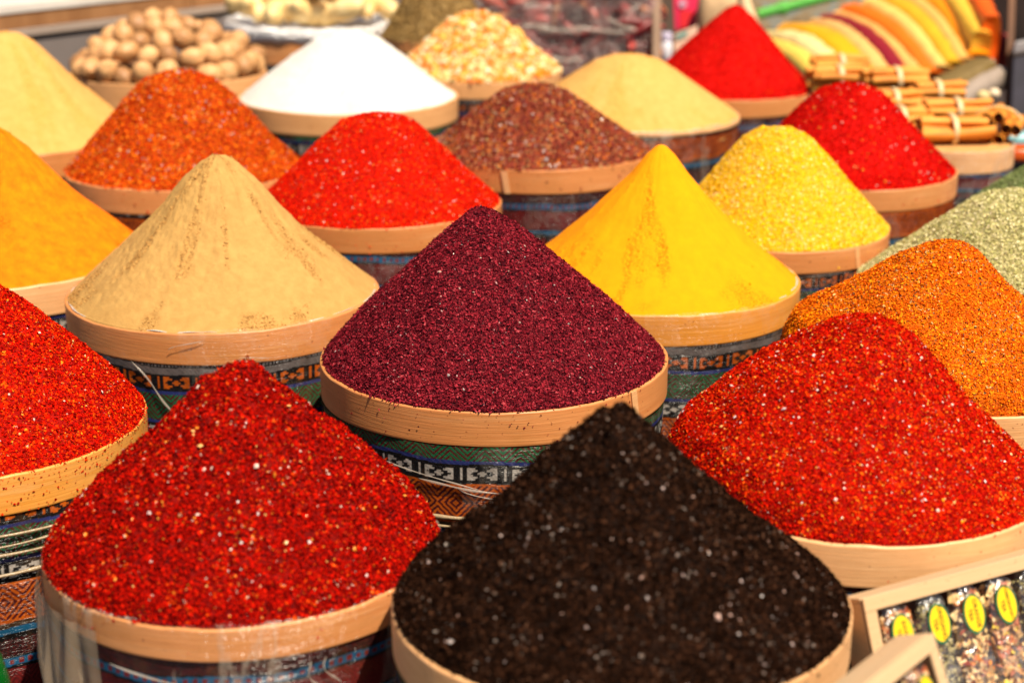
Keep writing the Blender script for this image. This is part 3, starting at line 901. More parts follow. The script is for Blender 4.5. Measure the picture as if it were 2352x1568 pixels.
WALL = simple('shop_wall', (.12, .075, .05), .85, .25, 2)
slab('wall', [(-6, 7.2, 3.5), (6, 7.2, 3.5), (6, 7.4, 3.5), (-6, 7.4, 3.5), (-6, 7.2, 0), (6, 7.2, 0), (6, 7.4, 0), (-6, 7.4, 0)], WALL)
tag(bpy.data.objects['wall'], 'plain brown shop wall far behind the stall', 'wall')

# ------------------------------------------------------------------ walnuts
def walnut_mesh(seed):
    rng = np.random.default_rng(seed)
    nu, nv = 30, 20
    th = np.linspace(0, 2 * np.pi, nu, endpoint=False)
    ph = np.linspace(.001, np.pi - .001, nv)
    T, Pp = np.meshgrid(th, ph)
    r = 1 + .11 * fbm(T * 2 + 9 * np.sin(T), Pp * 3, seed, 3) + .055 * np.exp(-(np.sin(T) / .13) ** 2) * np.sin(Pp) + .10 * np.exp(-(Pp / .25) ** 2)
    V = np.stack([r * np.sin(Pp) * np.cos(T) * .92, r * np.sin(Pp) * np.sin(T) * .88, r * np.cos(Pp) * 1.08], -1).reshape(-1, 3) * .0255
    return mesh_np('walnut', V, [grid_polys(nu, nv)[:, ::-1]], WALNUT)
tw = NT('walnut_shell')
vv = tw.coord((1, 1, .5))
tw.l(tw.ramp(tw.noise(vv, 120, 4, .7), [(.3, (.42, .20, .07)), (.5, (.66, .36, .145)), (.75, (.80, .52, .25))]), tw.b.inputs['Base Color'])
tw.b.inputs['Roughness'].default_value = .55
oi = tw.n('ShaderNodeObjectInfo')
tint = tw.ramp(oi.outputs['Random'], [(0, (.50, .42, .36)), (.5, (.80, .74, .68)), (1, (1, 1, 1))])
src = tw.b.inputs['Base Color'].links[0].from_socket
tw.l(tw.mix(1.0, src, tint, 'MULTIPLY'), tw.b.inputs['Base Color'])
tw.bump(tw.noise(vv, 160, 3), .5, .002)
WALNUT = tw.m
c, R = solve_tub(388, 222, 197, .01)
wt = tub('round wooden basket holding the heap of walnuts', c, R, c[2] - table_z(c[1]), .1, .27, WOOD_PALE, 200, None)
link('base', lathe('base', [(.001, .04), (R * .5, .03), (R * .93, 0)], simple('basket_floor', (.22, .10, .04), .8), 48), wt, (0, 0, c[2] - table_z(c[1]) - .06 * R))
hp = Heap(c, R, 52, 0, [(0, 1), (.3, .92), (.55, .70), (.8, .42), (1, .13)], None, 3, 0, 0, .0)
wm = [walnut_mesh(k) for k in range(4)]
rng = np.random.default_rng(5)
def rot_rand(): return tuple(rng.uniform(0, 6.28, 3))
pts = []
for k in range(260):
    r = math.sqrt((k + .5) / 260) * .97
    t = k * 2.39996 + rng.uniform(-.2, .2)
    pts.append((r * R * .95 * math.cos(t), r * R * .95 * math.sin(t)))
sel = []
for rr_, z0, st in ((.90, .016, .046), (.70, .050, .047), (.47, .080, .048)):
    n_ = int(2 * np.pi * rr_ * R / st)
    for q in range(n_):
        t = 2 * np.pi * q / n_ + rr_ * 3
        x, y = rr_ * R * math.cos(t), rr_ * R * math.sin(t)
        if y < .45 * R and rng.uniform() < .93:
            sel.append((x + rng.uniform(-.004, .004), y + rng.uniform(-.004, .004), z0 + rng.uniform(-.007, .010)))
for x, y in pts:
    z = float(hp.z(np.array([x]), np.array([y]))[0]) + rng.uniform(-.006, .010)
    if y > .45 * R: continue
    if any((x - a) ** 2 + (y - b) ** 2 + (z - d) ** 2 < .039 ** 2 for a, b, d in sel): continue
    sel.append((x, y, z))
top = max(range(len(sel)), key=lambda i: sel[i][2])
wleft = min(range(len(sel)), key=lambda i: sel[i][0])
wright = max(range(len(sel)), key=lambda i: sel[i][0])
for i, (x, y, z) in enumerate(sel):
    o = link('walnut', wm[i % 4], None, (c[0] + x, c[1] + y, c[2] + z))
    o.rotation_euler = rot_rand()
    s = rng.uniform(.92, 1.12)
    o.scale = (s, s, s)
    lab = 'round brown walnut in its shell heaped in the wooden basket'
    if i == top: lab = 'brown walnut at the very top of the basket heap'
    elif i == wleft: lab = 'brown walnut at the left end of the basket heap'
    elif i == wright: lab = 'brown walnut at the right end of the basket heap'
    tag(o, lab, 'walnut', 'walnuts heaped in the basket')

# ------------------------------------------------------------------ ginger bowl
GING = NT('ginger_skin')
GING.l(GING.ramp(GING.noise(GING.coord(), 35, 4, .6), [(.3, (.70, .43, .14)), (.55, (.84, .62, .28)), (.8, (.90, .74, .44))]), GING.b.inputs['Base Color'])
GING.b.inputs['Roughness'].default_value = .6
def ginger_mesh(seed):
    rng = np.random.default_rng(seed)
    VV, PP, off = [], [], 0
    def add(p0, d, L, r):
        nonlocal off
        k = 14
        u = np.linspace(0, 1, k)
        bend = rng.uniform(-.25, .25)
        side = np.cross(d, [0, 0, 1]); side /= np.linalg.norm(side) + 1e-9
        path = p0 + u[:, None] * d * L + (np.sin(u * np.pi) * bend * L)[:, None] * side
        env = np.sqrt(np.clip(1 - (2 * u - 1) ** 6, 0.004, 1))
        V, P = knob_tube(path, r * env * (1 + .16 * np.sin(u * 13 + seed) + .1 * rng.normal(size=k) * .5))
        VV.append(V); PP.append(P + off); off += len(V)
        return path
    main = add(np.array([-.06, 0, 0.]), np.array([1, 0, 0.]), rng.uniform(.11, .14), .021)
    for k in range(rng.integers(1, 4)):
        i = rng.integers(3, 11)
        d = np.array([rng.uniform(-.4, .4), rng.choice([-1, 1]), rng.uniform(-.2, .4)])
        d /= np.linalg.norm(d)
        add(main[i], d, rng.uniform(.04, .065), .016)
    return mesh_np('ginger_root', np.concatenate(VV), [np.concatenate(PP)], GING.m)
FOIL = NT('foil')
FOIL.set(Base_Color=(.92, .90, .88), Metallic=.55, Roughness=.3)
FOIL.bump(FOIL.noise(FOIL.coord(), 70, 4, .7), 1.0, .012)
c, R = solve_tub(727, 208, 74, 0.0)
gt = tub('wooden bowl lined with shiny foil and filled with ginger', c, R, c[2] - table_z(c[1]), .0, .36, WOOD, 200, None)
gh = c[2] - table_z(c[1])
def fw(th, r, z):
    return r * (1 + .012 * vnoise(th * 9, th * 0 + float(z[0]) * 90, 4)), z + .012 * R * vnoise(th * 12, th * 0 + 5., 7)
link('foil_lining', lathe('foil_lining', [(.001, gh - .05 * R), (.80 * R, gh - .06 * R), (.95 * R, gh + .01 * R), (1.0 * R, gh + .035 * R), (1.035 * R, gh + .01 * R), (1.03 * R, gh - .05 * R), (1.02 * R, gh - .11 * R), (1.004 * R, gh - .12 * R)], FOIL.m, 160, wob=fw), gt)
gms = [ginger_mesh(k + 3) for k in range(5)]
rng = np.random.default_rng(12)
spots = [(.0, -.70, .03), (-.38, -.62, .03), (.36, -.62, .03), (-.68, -.35, .03), (.68, -.36, .03), (-.18, -.48, .07), (.20, -.42, .08), (-.50, -.22, .08), (.50, -.18, .08),
         (0, -.15, .12), (-.28, .0, .13), (.30, .02, .13), (-.7, .1, .05), (.72, .08, .05), (0, .25, .14), (-.45, .35, .1), (.45, .35, .1), (.06, .02, .17)]
gl = ['pale knobbly ginger root at the front of the foil bowl', 'pale ginger root at the front left of the foil bowl', 'pale ginger root at the front right of the foil bowl']
for i, (x, y, z) in enumerate(spots):
    o = link('ginger_root', gms[i % 5], None, (c[0] + x * R * .92, c[1] + y * R * .92, c[2] + z + .012))
    o.scale = (1.25, 1.25, 1.3)
    o.rotation_euler = (rng.uniform(-.4, .4), rng.uniform(-.35, .35), rng.uniform(0, 6.28))
    tag(o, gl[i] if i < 3 else 'pale knobbly ginger root piled in the foil bowl', 'ginger', 'ginger roots in the foil bowl')

# ------------------------------------------------------------------ bag of dried chillies
def pillow(name, size, mat, parent, mtx, seed=0, amp=.01, n=28, power=4.0):
    """soft closed bag: superellipsoid with wrinkles"""
    th = np.linspace(0, 2 * np.pi, n * 2, endpoint=False)
    ph = np.linspace(.02, np.pi - .02, n)
    T, Pp = np.meshgrid(th, ph)
    e = 2 / power
    sp = lambda v: np.sign(v) * np.abs(v) ** e
    X, Yy, Z = sp(np.sin(Pp)) * sp(np.cos(T)), sp(np.sin(Pp)) * sp(np.sin(T)), sp(np.cos(Pp))
    k = 1 + amp * fbm(T * 3 + Z, Pp * 5, seed, 4)
    V = np.stack([X * size[0] / 2 * k, Yy * size[1] / 2 * k, Z * size[2] / 2 * k], -1).reshape(-1, 3)
    M = np.array(mtx)
    V = V @ M[:3, :3].T + M[:3, 3]
    return link(name, mesh_np(name, V, [grid_polys(n * 2, n)[:, ::-1]], mat), parent)

def pods_geo(P, L, r, rng, spread=1.0):
    VV, PP, off = [], [], 0
    for p in P:
        d = rng.normal(size=3) * np.array([1, .6, .5]); d /= np.linalg.norm(d)
        k = 7
        u = np.linspace(0, 1, k)
        side = np.cross(d, rng.normal(size=3)); side /= np.linalg.norm(side)
        l = L * rng.uniform(.7, 1.2)
        path = p + (u - .5)[:, None] * d * l + (np.sin(u * np.pi) * rng.uniform(-.2, .2) * l)[:, None] * side
        V, Pq = knob_tube(path, r * rng.uniform(.7, 1.2) * np.array([.25, .8, 1, .95, .8, .5, .1]), 7)
        VV.append(V); PP.append(Pq + off); off += len(V)
    return np.concatenate(VV), np.concatenate(PP)
PODS = grain_mat('dried_chilli_pods', [(0, (.16, .014, .014)), (.3, (.28, .022, .02)), (.6, (.38, .04, .03)), (.8, (.46, .08, .05)), (.95, (.52, .18, .06))], .4, .4)
FILM_BAG = film_mat('clear_bag', .36, .12, (.74, .46, .42), .6, .06)  # cloudy pinkish diffuse paints the glare on the bag
D = 4.45
bc = unproj(1302, 70, D)
bw, bhh = 425 * D / F, .46
bg_ = empty('chilli_bag', (bc[0], bc[1], bc[2] - bhh / 2))
tag(bg_, 'large clear plastic bag of dark dried chillies with shiny creases', 'bag')
pillow('bag_film', (bw, .24, bhh), FILM_BAG, bg_, Matrix.Translation((0, 0, bhh / 2)), 4, .05, 30, 7.0)
rng = np.random.default_rng(8)
PPs = np.stack([rng.uniform(-.45, .45, 700) * bw, rng.uniform(-.10, .09, 700), bhh / 2 + rng.uniform(-.46, .44, 700) * bhh], 1)
V, Pq = pods_geo(PPs, .10, .0125, rng)
o = link('dried_chillies', mesh_np('dried_chillies', V, [Pq], PODS), bg_)
o['kind'] = 'stuff'
def ribbon(name, pts, rad, mat, parent):
    pts = np.array(pts, float)
    u = np.linspace(0, len(pts) - 1, 40)
    path = np.stack([np.interp(u, np.arange(len(pts)), pts[:, i]) for i in range(3)], 1)
    for _ in range(3): path[1:-1] = (path[:-2] + path[1:-1] * 2 + path[2:]) / 4
    V, P = knob_tube(path, rad * np.sqrt(np.clip(1 - (np.linspace(-1, 1, 40)) ** 4, .01, 1)) * (1 + .3 * np.sin(u * 5)), 8)
    return link(name, mesh_np(name, V, [P], mat), parent)
base = np.array(bg_.location)
for q, rr in (([(1195, 62), (1225, 60), (1270, 72), (1340, 68), (1440, 76)], .0075), ([(1390, 42), (1430, 62), (1465, 72)], .006), ([(1200, 8), (1230, 16), (1290, 20)], .006), ([(1240, 128), (1300, 140), (1340, 136)], .005), ([(1440, 30), (1470, 10), (1480, -20)], .006)):
    ribbon('crease', [unproj(x, y, D - .125) - base for x, y in q], rr, CREASE, bg_)  # pale tubes on the folds, wrinkle highlights put into their colour
SEAM = simple('bag_seam', (.34, .21, .13), .5, .1, 10)
q = [unproj(x, y, d) - base for d in (D - .125, D - .10) for x, y in ((1500, -60), (1519, -60), (1517, 212), (1499, 212))]
slab('side_seam', q, SEAM, bg_)

# ------------------------------------------------------------------ small goods behind the far paprika
PINK = simple('pink_card', (.62, .006, .06), .35, .06, 10)
PINK2 = simple('red_card', (.62, .004, .008), .35, .06, 10)
d = 4.75
pb = empty('pink_box', tuple(unproj(1576, 72, d)))
tag(pb, 'bright pink-red carton with a pale round emblem behind the paprika cone', 'box')
base = np.array(pb.location)
slab('carton', [unproj(x, y, dd) - base for dd in (d, d + .05) for x, y in ((1544, -60), (1608, -60), (1606, 66), (1550, 70))], PINK, pb, .002)
slab('front_panel', [unproj(x, y, dd) - base for dd in (d - .004, d - .0005) for x, y in ((1562, 25), (1592, 25), (1592, 62), (1562, 66))], PINK2, pb)
bm = bmesh.new()
bmesh.ops.create_cone(bm, cap_ends=True, segments=24, radius1=.012, radius2=.012, depth=.004, matrix=Matrix.Translation(Vector(unproj(1568, 9, d - .004) - base)) @ Matrix.Rotation(math.radians(90) - PITCH, 4, 'X'))
bm_obj('emblem', bm, simple('emblem_ink', (.55, .25, .35), .4), pb)
TEAL_C = simple('teal_label', (.12, .30, .26), .4)
CREAM_C = simple('cream_card', (.66, .40, .28), .5)
tc = empty('small_carton', tuple(unproj(1580, 105, 4.6)))
tag(tc, 'small cream carton with a teal label below the pink box', 'box')
base = np.array(tc.location)
slab('carton', [unproj(x, y, dd) - base for dd in (4.6, 4.66) for x, y in ((1548, 80), (1602, 58), (1602, 100), (1548, 130))], CREAM_C, tc, .002)
slab('label', [unproj(x, y, dd) - base for dd in (4.595, 4.599) for x, y in ((1553, 82), (1580, 70), (1580, 80), (1553, 92))], TEAL_C, tc)
bp_ = unproj(1529, 140, 4.4)
k = 4.4 / F
GLOSSW = simple('white_plastic', (.80, .78, .84), .12, .03, 10)
bt = empty('white_bottle', tuple(bp_))
tag(bt, 'small shiny white bottle between the chilli bag and the paprika cone', 'bottle')
link('body', lathe('body', [(.001, 46 * k), (11 * k, 45 * k), (14 * k, 38 * k), (14 * k, 2 * k), (12 * k, 0)], GLOSSW, 32), bt)
link('cap', lathe('cap', [(.001, 66 * k), (11 * k, 65 * k), (13 * k, 61 * k), (13 * k, 46 * k)], simple('bottle_cap', (.60, .55, .72), .1), 32), bt)
# cream sack behind the cone, wooden handle, dark pouch
SACK = simple('cream_sackcloth', (.66, .44, .24), .85, .15, 40, .3)
sk = pillow('cream_sack', (.13, .10, .14), SACK, None, Matrix.Translation(Vector(unproj(1655, 35, 4.7))), 7, .06, 18, 3.0)
tag(sk, 'cream cloth sack peeking out behind the far paprika cone', 'sack')
pk = pillow('purple_pouch', (.15, .06, .16), simple('purple_film', (.05, .03, .08), .3, .3, 30), None, Matrix.Translation(Vector(unproj(1638, 0, 5.2))), 9, .05, 18, 4.0)
tag(pk, 'dark purple pouch behind the cream sack at the top edge', 'pouch')
hd = empty('wooden_scoop', tuple(unproj(1735, 80, 4.35)))
tag(hd, 'pale wooden scoop handle sticking up behind the paprika cone', 'scoop')
base = np.array(hd.location)
V, P = knob_tube([unproj(x, y, 4.35) - base for x, y in ((1697, -60), (1704, -20), (1712, 15), (1722, 45), (1733, 78))], np.array([.016, .0165, .0165, .018, .019]), 16)
link('handle', mesh_np('handle', V, [P], simple('pale_handle', (.74, .52, .29), .5, .1, 12)), hd)

# mottled side panel with a green coiled cord
MOT_ = NT('mottled_panel')
f1 = MOT_.noise(MOT_.coord(), 26, 4, .7)
MOT_.l(MOT_.ramp(f1, [(.34, (.10, .065, .03)), (.46, (.24, .15, .06)), (.55, (.20, .19, .15)), (.68, (.14, .17, .18))]), MOT_.b.inputs['Base Color'])
d = 5.05
mp_ = slab('patterned_panel', [unproj(x, y, dd) for dd in (d, d + .03) for x, y in ((1690, -60), (2140, -120), (2140, 100), (1690, 110))], MOT_.m)
tag(mp_, 'mottled grey-brown board behind the row of spice packets', 'board')
GREENP = simple('green_plastic', (.16, .62, .10), .3, .08, 20)
a0, a1 = unproj(1742, 34, 4.98), unproj(1925, -12, 4.98)
m = 900
u = np.linspace(0, 1, m)
ax = (a1 - a0) / np.linalg.norm(a1 - a0)
e1 = np.cross(ax, [0, 1, 0]); e1 /= np.linalg.norm(e1); e2 = np.cross(ax, e1)
rad = .0125 * (1 + .5 * np.exp(-((u - .30) / .05) ** 2))
path = a0 + u[:, None] * (a1 - a0) + (rad * np.cos(u * 2 * np.pi * 34))[:, None] * e1 + (rad * np.sin(u * 2 * np.pi * 34))[:, None] * e2
V, P = knob_tube(path - a0, np.full(m, .0032), 6)
o = link('coiled_cord', mesh_np('coiled_cord', V, [P], GREENP), None, tuple(a0))
tag(o, 'bright green coiled plastic cord along the mottled board', 'cord')

# ------------------------------------------------------------------ row of spice packets (upper right)
def packet_sweep(name, pts, d0, d1, wpx, hgt, mat, label, group):
    n = 26
    pts = np.array(pts, float)
    u = np.linspace(0, 1, n)
    tpar = np.linspace(0, 1, len(pts))
    # quadratic-like smoothing through the given points
    co = [np.polyfit(tpar, pts[:, i], min(2, len(pts) - 1)) for i in (0, 1)]
    px, py = np.polyval(co[0], u), np.polyval(co[1], u)
    dd = d0 + (d1 - d0) * u
    path = np.array([unproj(a, b, c) for a, b, c in zip(px, py, dd)])
    prof = [(-.5, -1), (-.52, -.5), (-.51, -.16), (-.42, -.03), (-.2, .02), (.2, .02), (.42, -.03), (.51, -.16), (.52, -.5), (.5, -1)]
    V = []
    rg = np.random.default_rng(int(pts[0, 0]) + 77)
    for i, p in enumerate(path):
        t = path[min(i + 1, n - 1)] - path[max(i - 1, 0)]
        side = np.cross(t, [0, 0, 1.]); side /= np.linalg.norm(side)
        upv = np.cross(side, t); upv /= np.linalg.norm(upv)
        w = wpx * dd[i] / F * (.86 + .14 * min(1, math.sin(math.pi * min(max(u[i], .04), .96)) * 2.2))
        for a, b in prof:
            V.append(p + side * a * w + upv * b * hgt + upv * rg.normal() * .0012)
    k = len(prof)
    P = []
    for i in range(n - 1):
        for j in range(k - 1):
            P.append((i * k + j, i * k + j + 1, (i + 1) * k + j + 1, (i + 1) * k + j))
        P.append((i * k + k - 1, i * k, (i + 1) * k, (i + 1) * k + k - 1))
    V = np.array(V)
    caps = np.array([[j, j + 1, k - 2 - j, k - 1 - j] for j in range(k // 2 - 1)])
    P = np.concatenate([np.array(P), caps, caps[:, ::-1] + (n - 1) * k])
    b = V.mean(0)
    o = link(name, mesh_np(name, V - b, [P], mat), None, tuple(b))
    tag(o, label, 'spice packet', group)
    return o
def packmat(name, col, var=.14):
    t = NT(name)
    t.l(t.ramp(t.noise(t.coord(), 30, 4, .6), [(.3, dark(col, .82)), (.7, col)]), t.b.inputs['Base Color'])
    t.set(Roughness=.45, Coat_Weight=.35, Coat_Roughness=.2, Specular_IOR_Level=.3)
    t.bump(t.noise(t.coord((1, .4, 1)), 22, 3), .5, .01)
    return t.m
grp = 'filled spice packets leaning in a row'
PK = [
 ('lemon yellow', (.90, .62, .10), [(1738, 92), (1830, 108), (1905, 185)], 70),
 ('pale butter', (.90, .70, .30), [(1765, 74), (1865, 92), (1942, 182)], 66),
 ('amber yellow', (.90, .40, .005), [(1815, 56), (1915, 82), (1990, 178)], 80),
 ('peach cream', (.84, .46, .14), [(1880, 44), (1960, 78), (2042, 176)], 52),
 ('dark crimson', (.26, .008, .018), [(1902, 34), (1996, 72), (2078, 172)], 52),
 ('light peach', (.86, .42, .11), [(1930, 26), (2028, 72), (2110, 170)], 48),
 ('deep orange', (.90, .16, .003), [(1955, 10), (2058, 62), (2142, 166)], 60),
 ('butter yellow', (.88, .56, .14), [(2000, -2), (2092, 52), (2170, 154)], 52),
 ('olive gold', (.80, .40, .015), [(2040, -12), (2124, 42), (2196, 144)], 58),
 ('pale apricot', (.86, .46, .11), [(2078, -22), (2156, 34), (2222, 136)], 50),
 ('vivid orange', (.92, .28, .003), [(2108, -34), (2186, 22), (2250, 126)], 64),
 ('golden', (.90, .52, .05), [(2150, -48), (2206, -4), (2258, 76)], 52),
 ('orange red', (.86, .12, .005), [(2190, -70), (2240, -26), (2280, 40)], 46),
]
for nm, colr, pts, wpx in PK:
    packet_sweep('spice_packet', pts, 4.75, 4.25, wpx, .12, packmat('packet_' + nm.replace(' ', '_'), colr), f'{nm} spice packet in the leaning row at the upper right', grp)
GREYP = film_mat('grey_packet_film', .6, .3, (.42, .34, .28), .6)
gp = packmat('grey_packet', (.36, .28, .22))
for pts, lab, mt in (([(2165, 236), (2228, 184), (2288, 152)], 'grey cling-wrapped packet lying behind the cinnamon bundles', gp), ([(2120, 205), (2190, 170), (2262, 132)], 'olive-brown strip added as shade behind the grey wrapped packet', packmat('olive_shade_strip', (.20, .13, .04)))):
    packet_sweep('packet_or_shade_strip', pts, 3.95 if 'grey' in lab else 4.12, 4.1 if 'grey' in lab else 4.3, 62, .05, mt, lab, None)  # the olive one is a dark strip added to stand for shade

# ------------------------------------------------------------------ cinnamon bundles in their tub
c, R = solve_tub(2185, 142, 352, 0.0)
cz = c[2]
tub('pale film-covered tub holding the cinnamon bundles at the right', c, R, cz - table_z(c[1]), .9, .34, WOOD_PALE, 300, FILM_HEAVY)
bpy.data.objects['spice_tub']
link('base', lathe('base', [(.001, 0), (R * .94, 0)], simple('cinnamon_dust', (.62, .33, .10), .9), 48), [o for o in bpy.data.objects if o.get('label', '').startswith('pale film-covered tub')][0], (0, 0, cz - table_z(c[1]) - .03 * R))
CIN = NT('cinnamon_bark')
CIN.l(CIN.ramp(CIN.noise(CIN.coord((.25, 3, 3)), 40, 4, .6), [(.3, (.42, .12, .008)), (.55, (.74, .27, .02)), (.8, (.86, .40, .06))]), CIN.b.inputs['Base Color'])
CIN.b.inputs['Roughness'].default_value = .65
CIN = CIN.m
TIE = simple('raffia_tie', (.76, .52, .26), .5, .1, 40)
def quill(L, r, seed):
    """rolled bark: a hollow tube with a rolled-in edge"""
    rg = np.random.default_rng(seed)
    n, k = 16, 7
    th = np.linspace(.15, 2 * np.pi + .5, n)
    V = []
    for x in np.linspace(-.5, .5, k):
        rr = r * (1 - .09 * (th - .15) / 6) * (1 + .05 * rg.normal(size=n))
        V.append(np.stack([np.full(n, x * L), rr * np.cos(th), rr * np.sin(th) + .003 * math.sin(x * 3 + seed)], 1))
    V = np.concatenate(V)
    P = grid_polys(n, k, wrap=False)
    me = mesh_np('stick', V, [P], CIN)
    return me
def bundle(px, py, d, L, r, yaw, label, tilt=0.0):
    o = empty('cinnamon_bundle', tuple(unproj(px, py, d)), yaw)
    o.rotation_euler = (0, tilt, yaw)
    tag(o, label, 'cinnamon', 'tied cinnamon bundles')
    rs = r * .30
    rg = np.random.default_rng(int(px) + int(py))
    for i, (a, b) in enumerate([(0, 0)] + [(math.cos(t) * 2 * rs, math.sin(t) * 2 * rs) for t in np.arange(6) * math.pi / 3] + [(math.cos(t) * 3.6 * rs * .93, math.sin(t) * 3.6 * rs * .6) for t in (0.0, math.pi)]):
        q = link('stick', quill(L * rg.uniform(.94, 1.04), rs * rg.uniform(.92, 1.08), i), o, (rg.uniform(-.010, .010), a, b))
        q.rotation_euler = (rg.uniform(0, 6), rg.uniform(-.06, .06), rg.uniform(-.06, .06))
    n = 40
    th = np.linspace(0, 2 * np.pi, n, endpoint=False)
    V = np.concatenate([np.stack([np.full(n, x), r * 1.32 * np.cos(th) * sc_, r * 1.0 * np.sin(th) * sc_], 1) for x, sc_ in ((-.005, .97), (-.002, 1.0), (.002, 1.0), (.005, .97))])
    link('tie', mesh_np('tie', V, [grid_polys(n, 4)], TIE), o)
    return o
k = 3.35 / F
bd = lambda px: px * k
bundle(1925, 176, 3.75, .12, .027, .12, 'cinnamon bundle farthest left, behind the red paprika heap')
bundle(1930, 145, 3.85, .12, .022, .10, 'cinnamon bundle stacked on the leftmost one under the yellow packets')
bundle(2056, 182, 3.62, .125, .028, .14, 'cinnamon bundle below the dark crimson packet')
bundle(2052, 232, 3.50, .115, .027, .10, 'cinnamon bundle under the one below the crimson packet')
bundle(2068, 272, 3.42, .11, .026, .10, 'lowest cinnamon bundle beside the paprika heap, half hidden')
bundle(2150, 210, 3.58, .10, .026, .10, 'cinnamon bundle touching the grey wrapped packet')
bundle(2195, 252, 3.44, .13, .026, .08, 'upper cinnamon bundle of the pair in the middle of the tub')
bundle(2183, 298, 3.26, .135, .031, .08, 'front cinnamon bundle with a pale tie, resting on the tub')
bundle(2292, 286, 3.30, .12, .036, 1.15, 'cinnamon bundle seen end-on with dark hollow ends at the right')

# ------------------------------------------------------------------ right edge
SACKD = simple('dark_sackcloth', (.028, .012, .008), .9, .3, 12, .3)
o = pillow('dark_sack', (.17, .22, .24), SACKD, None, Matrix.Translation(Vector(unproj(2290, 20, 4.7))), 21, .08, 22, 4.0)
tag(o, 'dark brown sack at the upper right corner', 'sack')
o = pillow('red_cloth', (.09, .08, .12), simple('red_cloth', (.30, .03, .02), .85, .2, 30, .3), None, Matrix.Translation(Vector(unproj(2280, 130, 4.35))), 23, .1, 20, 3.0)
tag(o, 'folded red cloth below the dark sack', 'cloth')
o = slab('wooden_post', [unproj(x, y, dd) for dd in (4.25, 4.29) for x, y in ((2318, -40), (2334, -40), (2322, 290), (2306, 290))], simple('brown_post', (.22, .09, .035), .6, .2, 12), None, .002)
tag(o, 'thin brown wooden post beside the dark crate', 'post')
NAVY = simple('navy_cloth', (.030, .024, .040), .7, .25, 20, .2)
cr = empty('dark_crate', tuple(unproj(2360, 305, 4.1)))
tag(cr, 'dark navy crate with a grey top at the right edge', 'crate')
base = np.array(cr.location)
slab('body', [unproj(x, y, dd) - base for dd in (4.05, 4.3) for x, y in ((2326, 130), (2420, 110), (2420, 312), (2316, 312))], NAVY, cr, .006)
slab('lid', [unproj(x, y, dd) - base for dd in (4.04, 4.3) for x, y in ((2330, 96), (2420, 80), (2420, 108), (2325, 127))], simple('grey_lid', (.22, .19, .19), .5), cr, .006)
o = pillow('turquoise_packet', (.09, .05, .03), simple('turquoise_film', (.32, .62, .64), .3, .1, 20), None, Matrix.Translation(Vector(unproj(2350, 320, 3.5))), 31, .05, 14, 3.0)
tag(o, 'turquoise packet at the right edge above the green herb heap', 'packet')
o = pillow('orange_packet', (.10, .06, .032), simple('orange_red_film', (.70, .10, .01), .3, .2, 20), None, Matrix.Translation(Vector(unproj(2352, 352, 3.4))), 33, .05, 14, 3.0)
tag(o, 'orange-red packet under the turquoise one at the right edge', 'packet')
o = pillow('shelled_nut', (.026, .026, .022), simple('nut_skin', (.78, .60, .40), .5), None, Matrix.Translation(Vector(unproj(2283, 215, 3.8))), 35, .08, 12, 2.2)
tag(o, 'pale round nut beside the grey wrapped packet', 'nut')
o = pillow('garlic_clove', (.030, .022, .026), simple('clove_skin', (.74, .56, .24), .5), None, Matrix.Translation(Vector(unproj(2258, 222, 3.78))), 37, .08, 12, 2.2)
tag(o, 'small yellowish clove left of the pale round nut', 'clove')

# ------------------------------------------------------------------ tea boxes (lower right)
BOXW = wood_mat('box_wood', (.54, .37, .21), (.63, .45, .27), (.55, .34, .16), .12)
SEAMD = simple('box_seam', (.10, .035, .02), .8)
YEL, GRN, INK = simple('label_yellow', (.84, .52, .004), .35, .02, 5), simple('label_green', (.004, .14, .05), .25, .02, 5), simple('label_ink', (.07, .05, .005), .5)
FILM_TEA = film_mat('tea_film', .10, .35, (.9, .88, .82), 1.0)
TEA = {
 'fruit': grain_mat('tea_fruit', [(0, (.56, .18, .05)), (.3, (.74, .38, .15)), (.6, (.82, .56, .28)), (.82, (.42, .10, .04)), (.92, (.70, .16, .02))], .5, .3),
 'herb': grain_mat('tea_herb', [(0, (.36, .29, .11)), (.4, (.50, .41, .18)), (.8, (.64, .54, .28))], .7, .2),
 'orange': grain_mat('tea_orange', [(0, (.72, .46, .18)), (.35, (.80, .58, .29)), (.6, (.50, .12, .03)), (.75, (.68, .22, .02)), (.9, (.32, .06, .03))], .5, .3),
 'pome': grain_mat('tea_pome', [(0, (.56, .26, .10)), (.3, (.72, .42, .17)), (.6, (.48, .15, .07)), (.78, (.80, .56, .26)), (.93, (.70, .50, .06))], .5, .3),
}
def text_mesh(txt, size):
    cu = bpy.data.curves.new('lettering', 'FONT')
    cu.body = txt
    cu.size = size
    cu.align_x, cu.align_y = 'CENTER', 'CENTER'
    cu.resolution_u = 2
    cu.offset = size * .02
    ob = bpy.data.objects.new('lettering', cu)
    me = bpy.data.meshes.new_from_object(ob)
    V = np.array([v.co[:] for v in me.vertices])
    F_ = [list(p.vertices) for p in me.polygons]
    bpy.data.objects.remove(ob); bpy.data.meshes.remove(me); bpy.data.curves.remove(cu)
    return V, F_
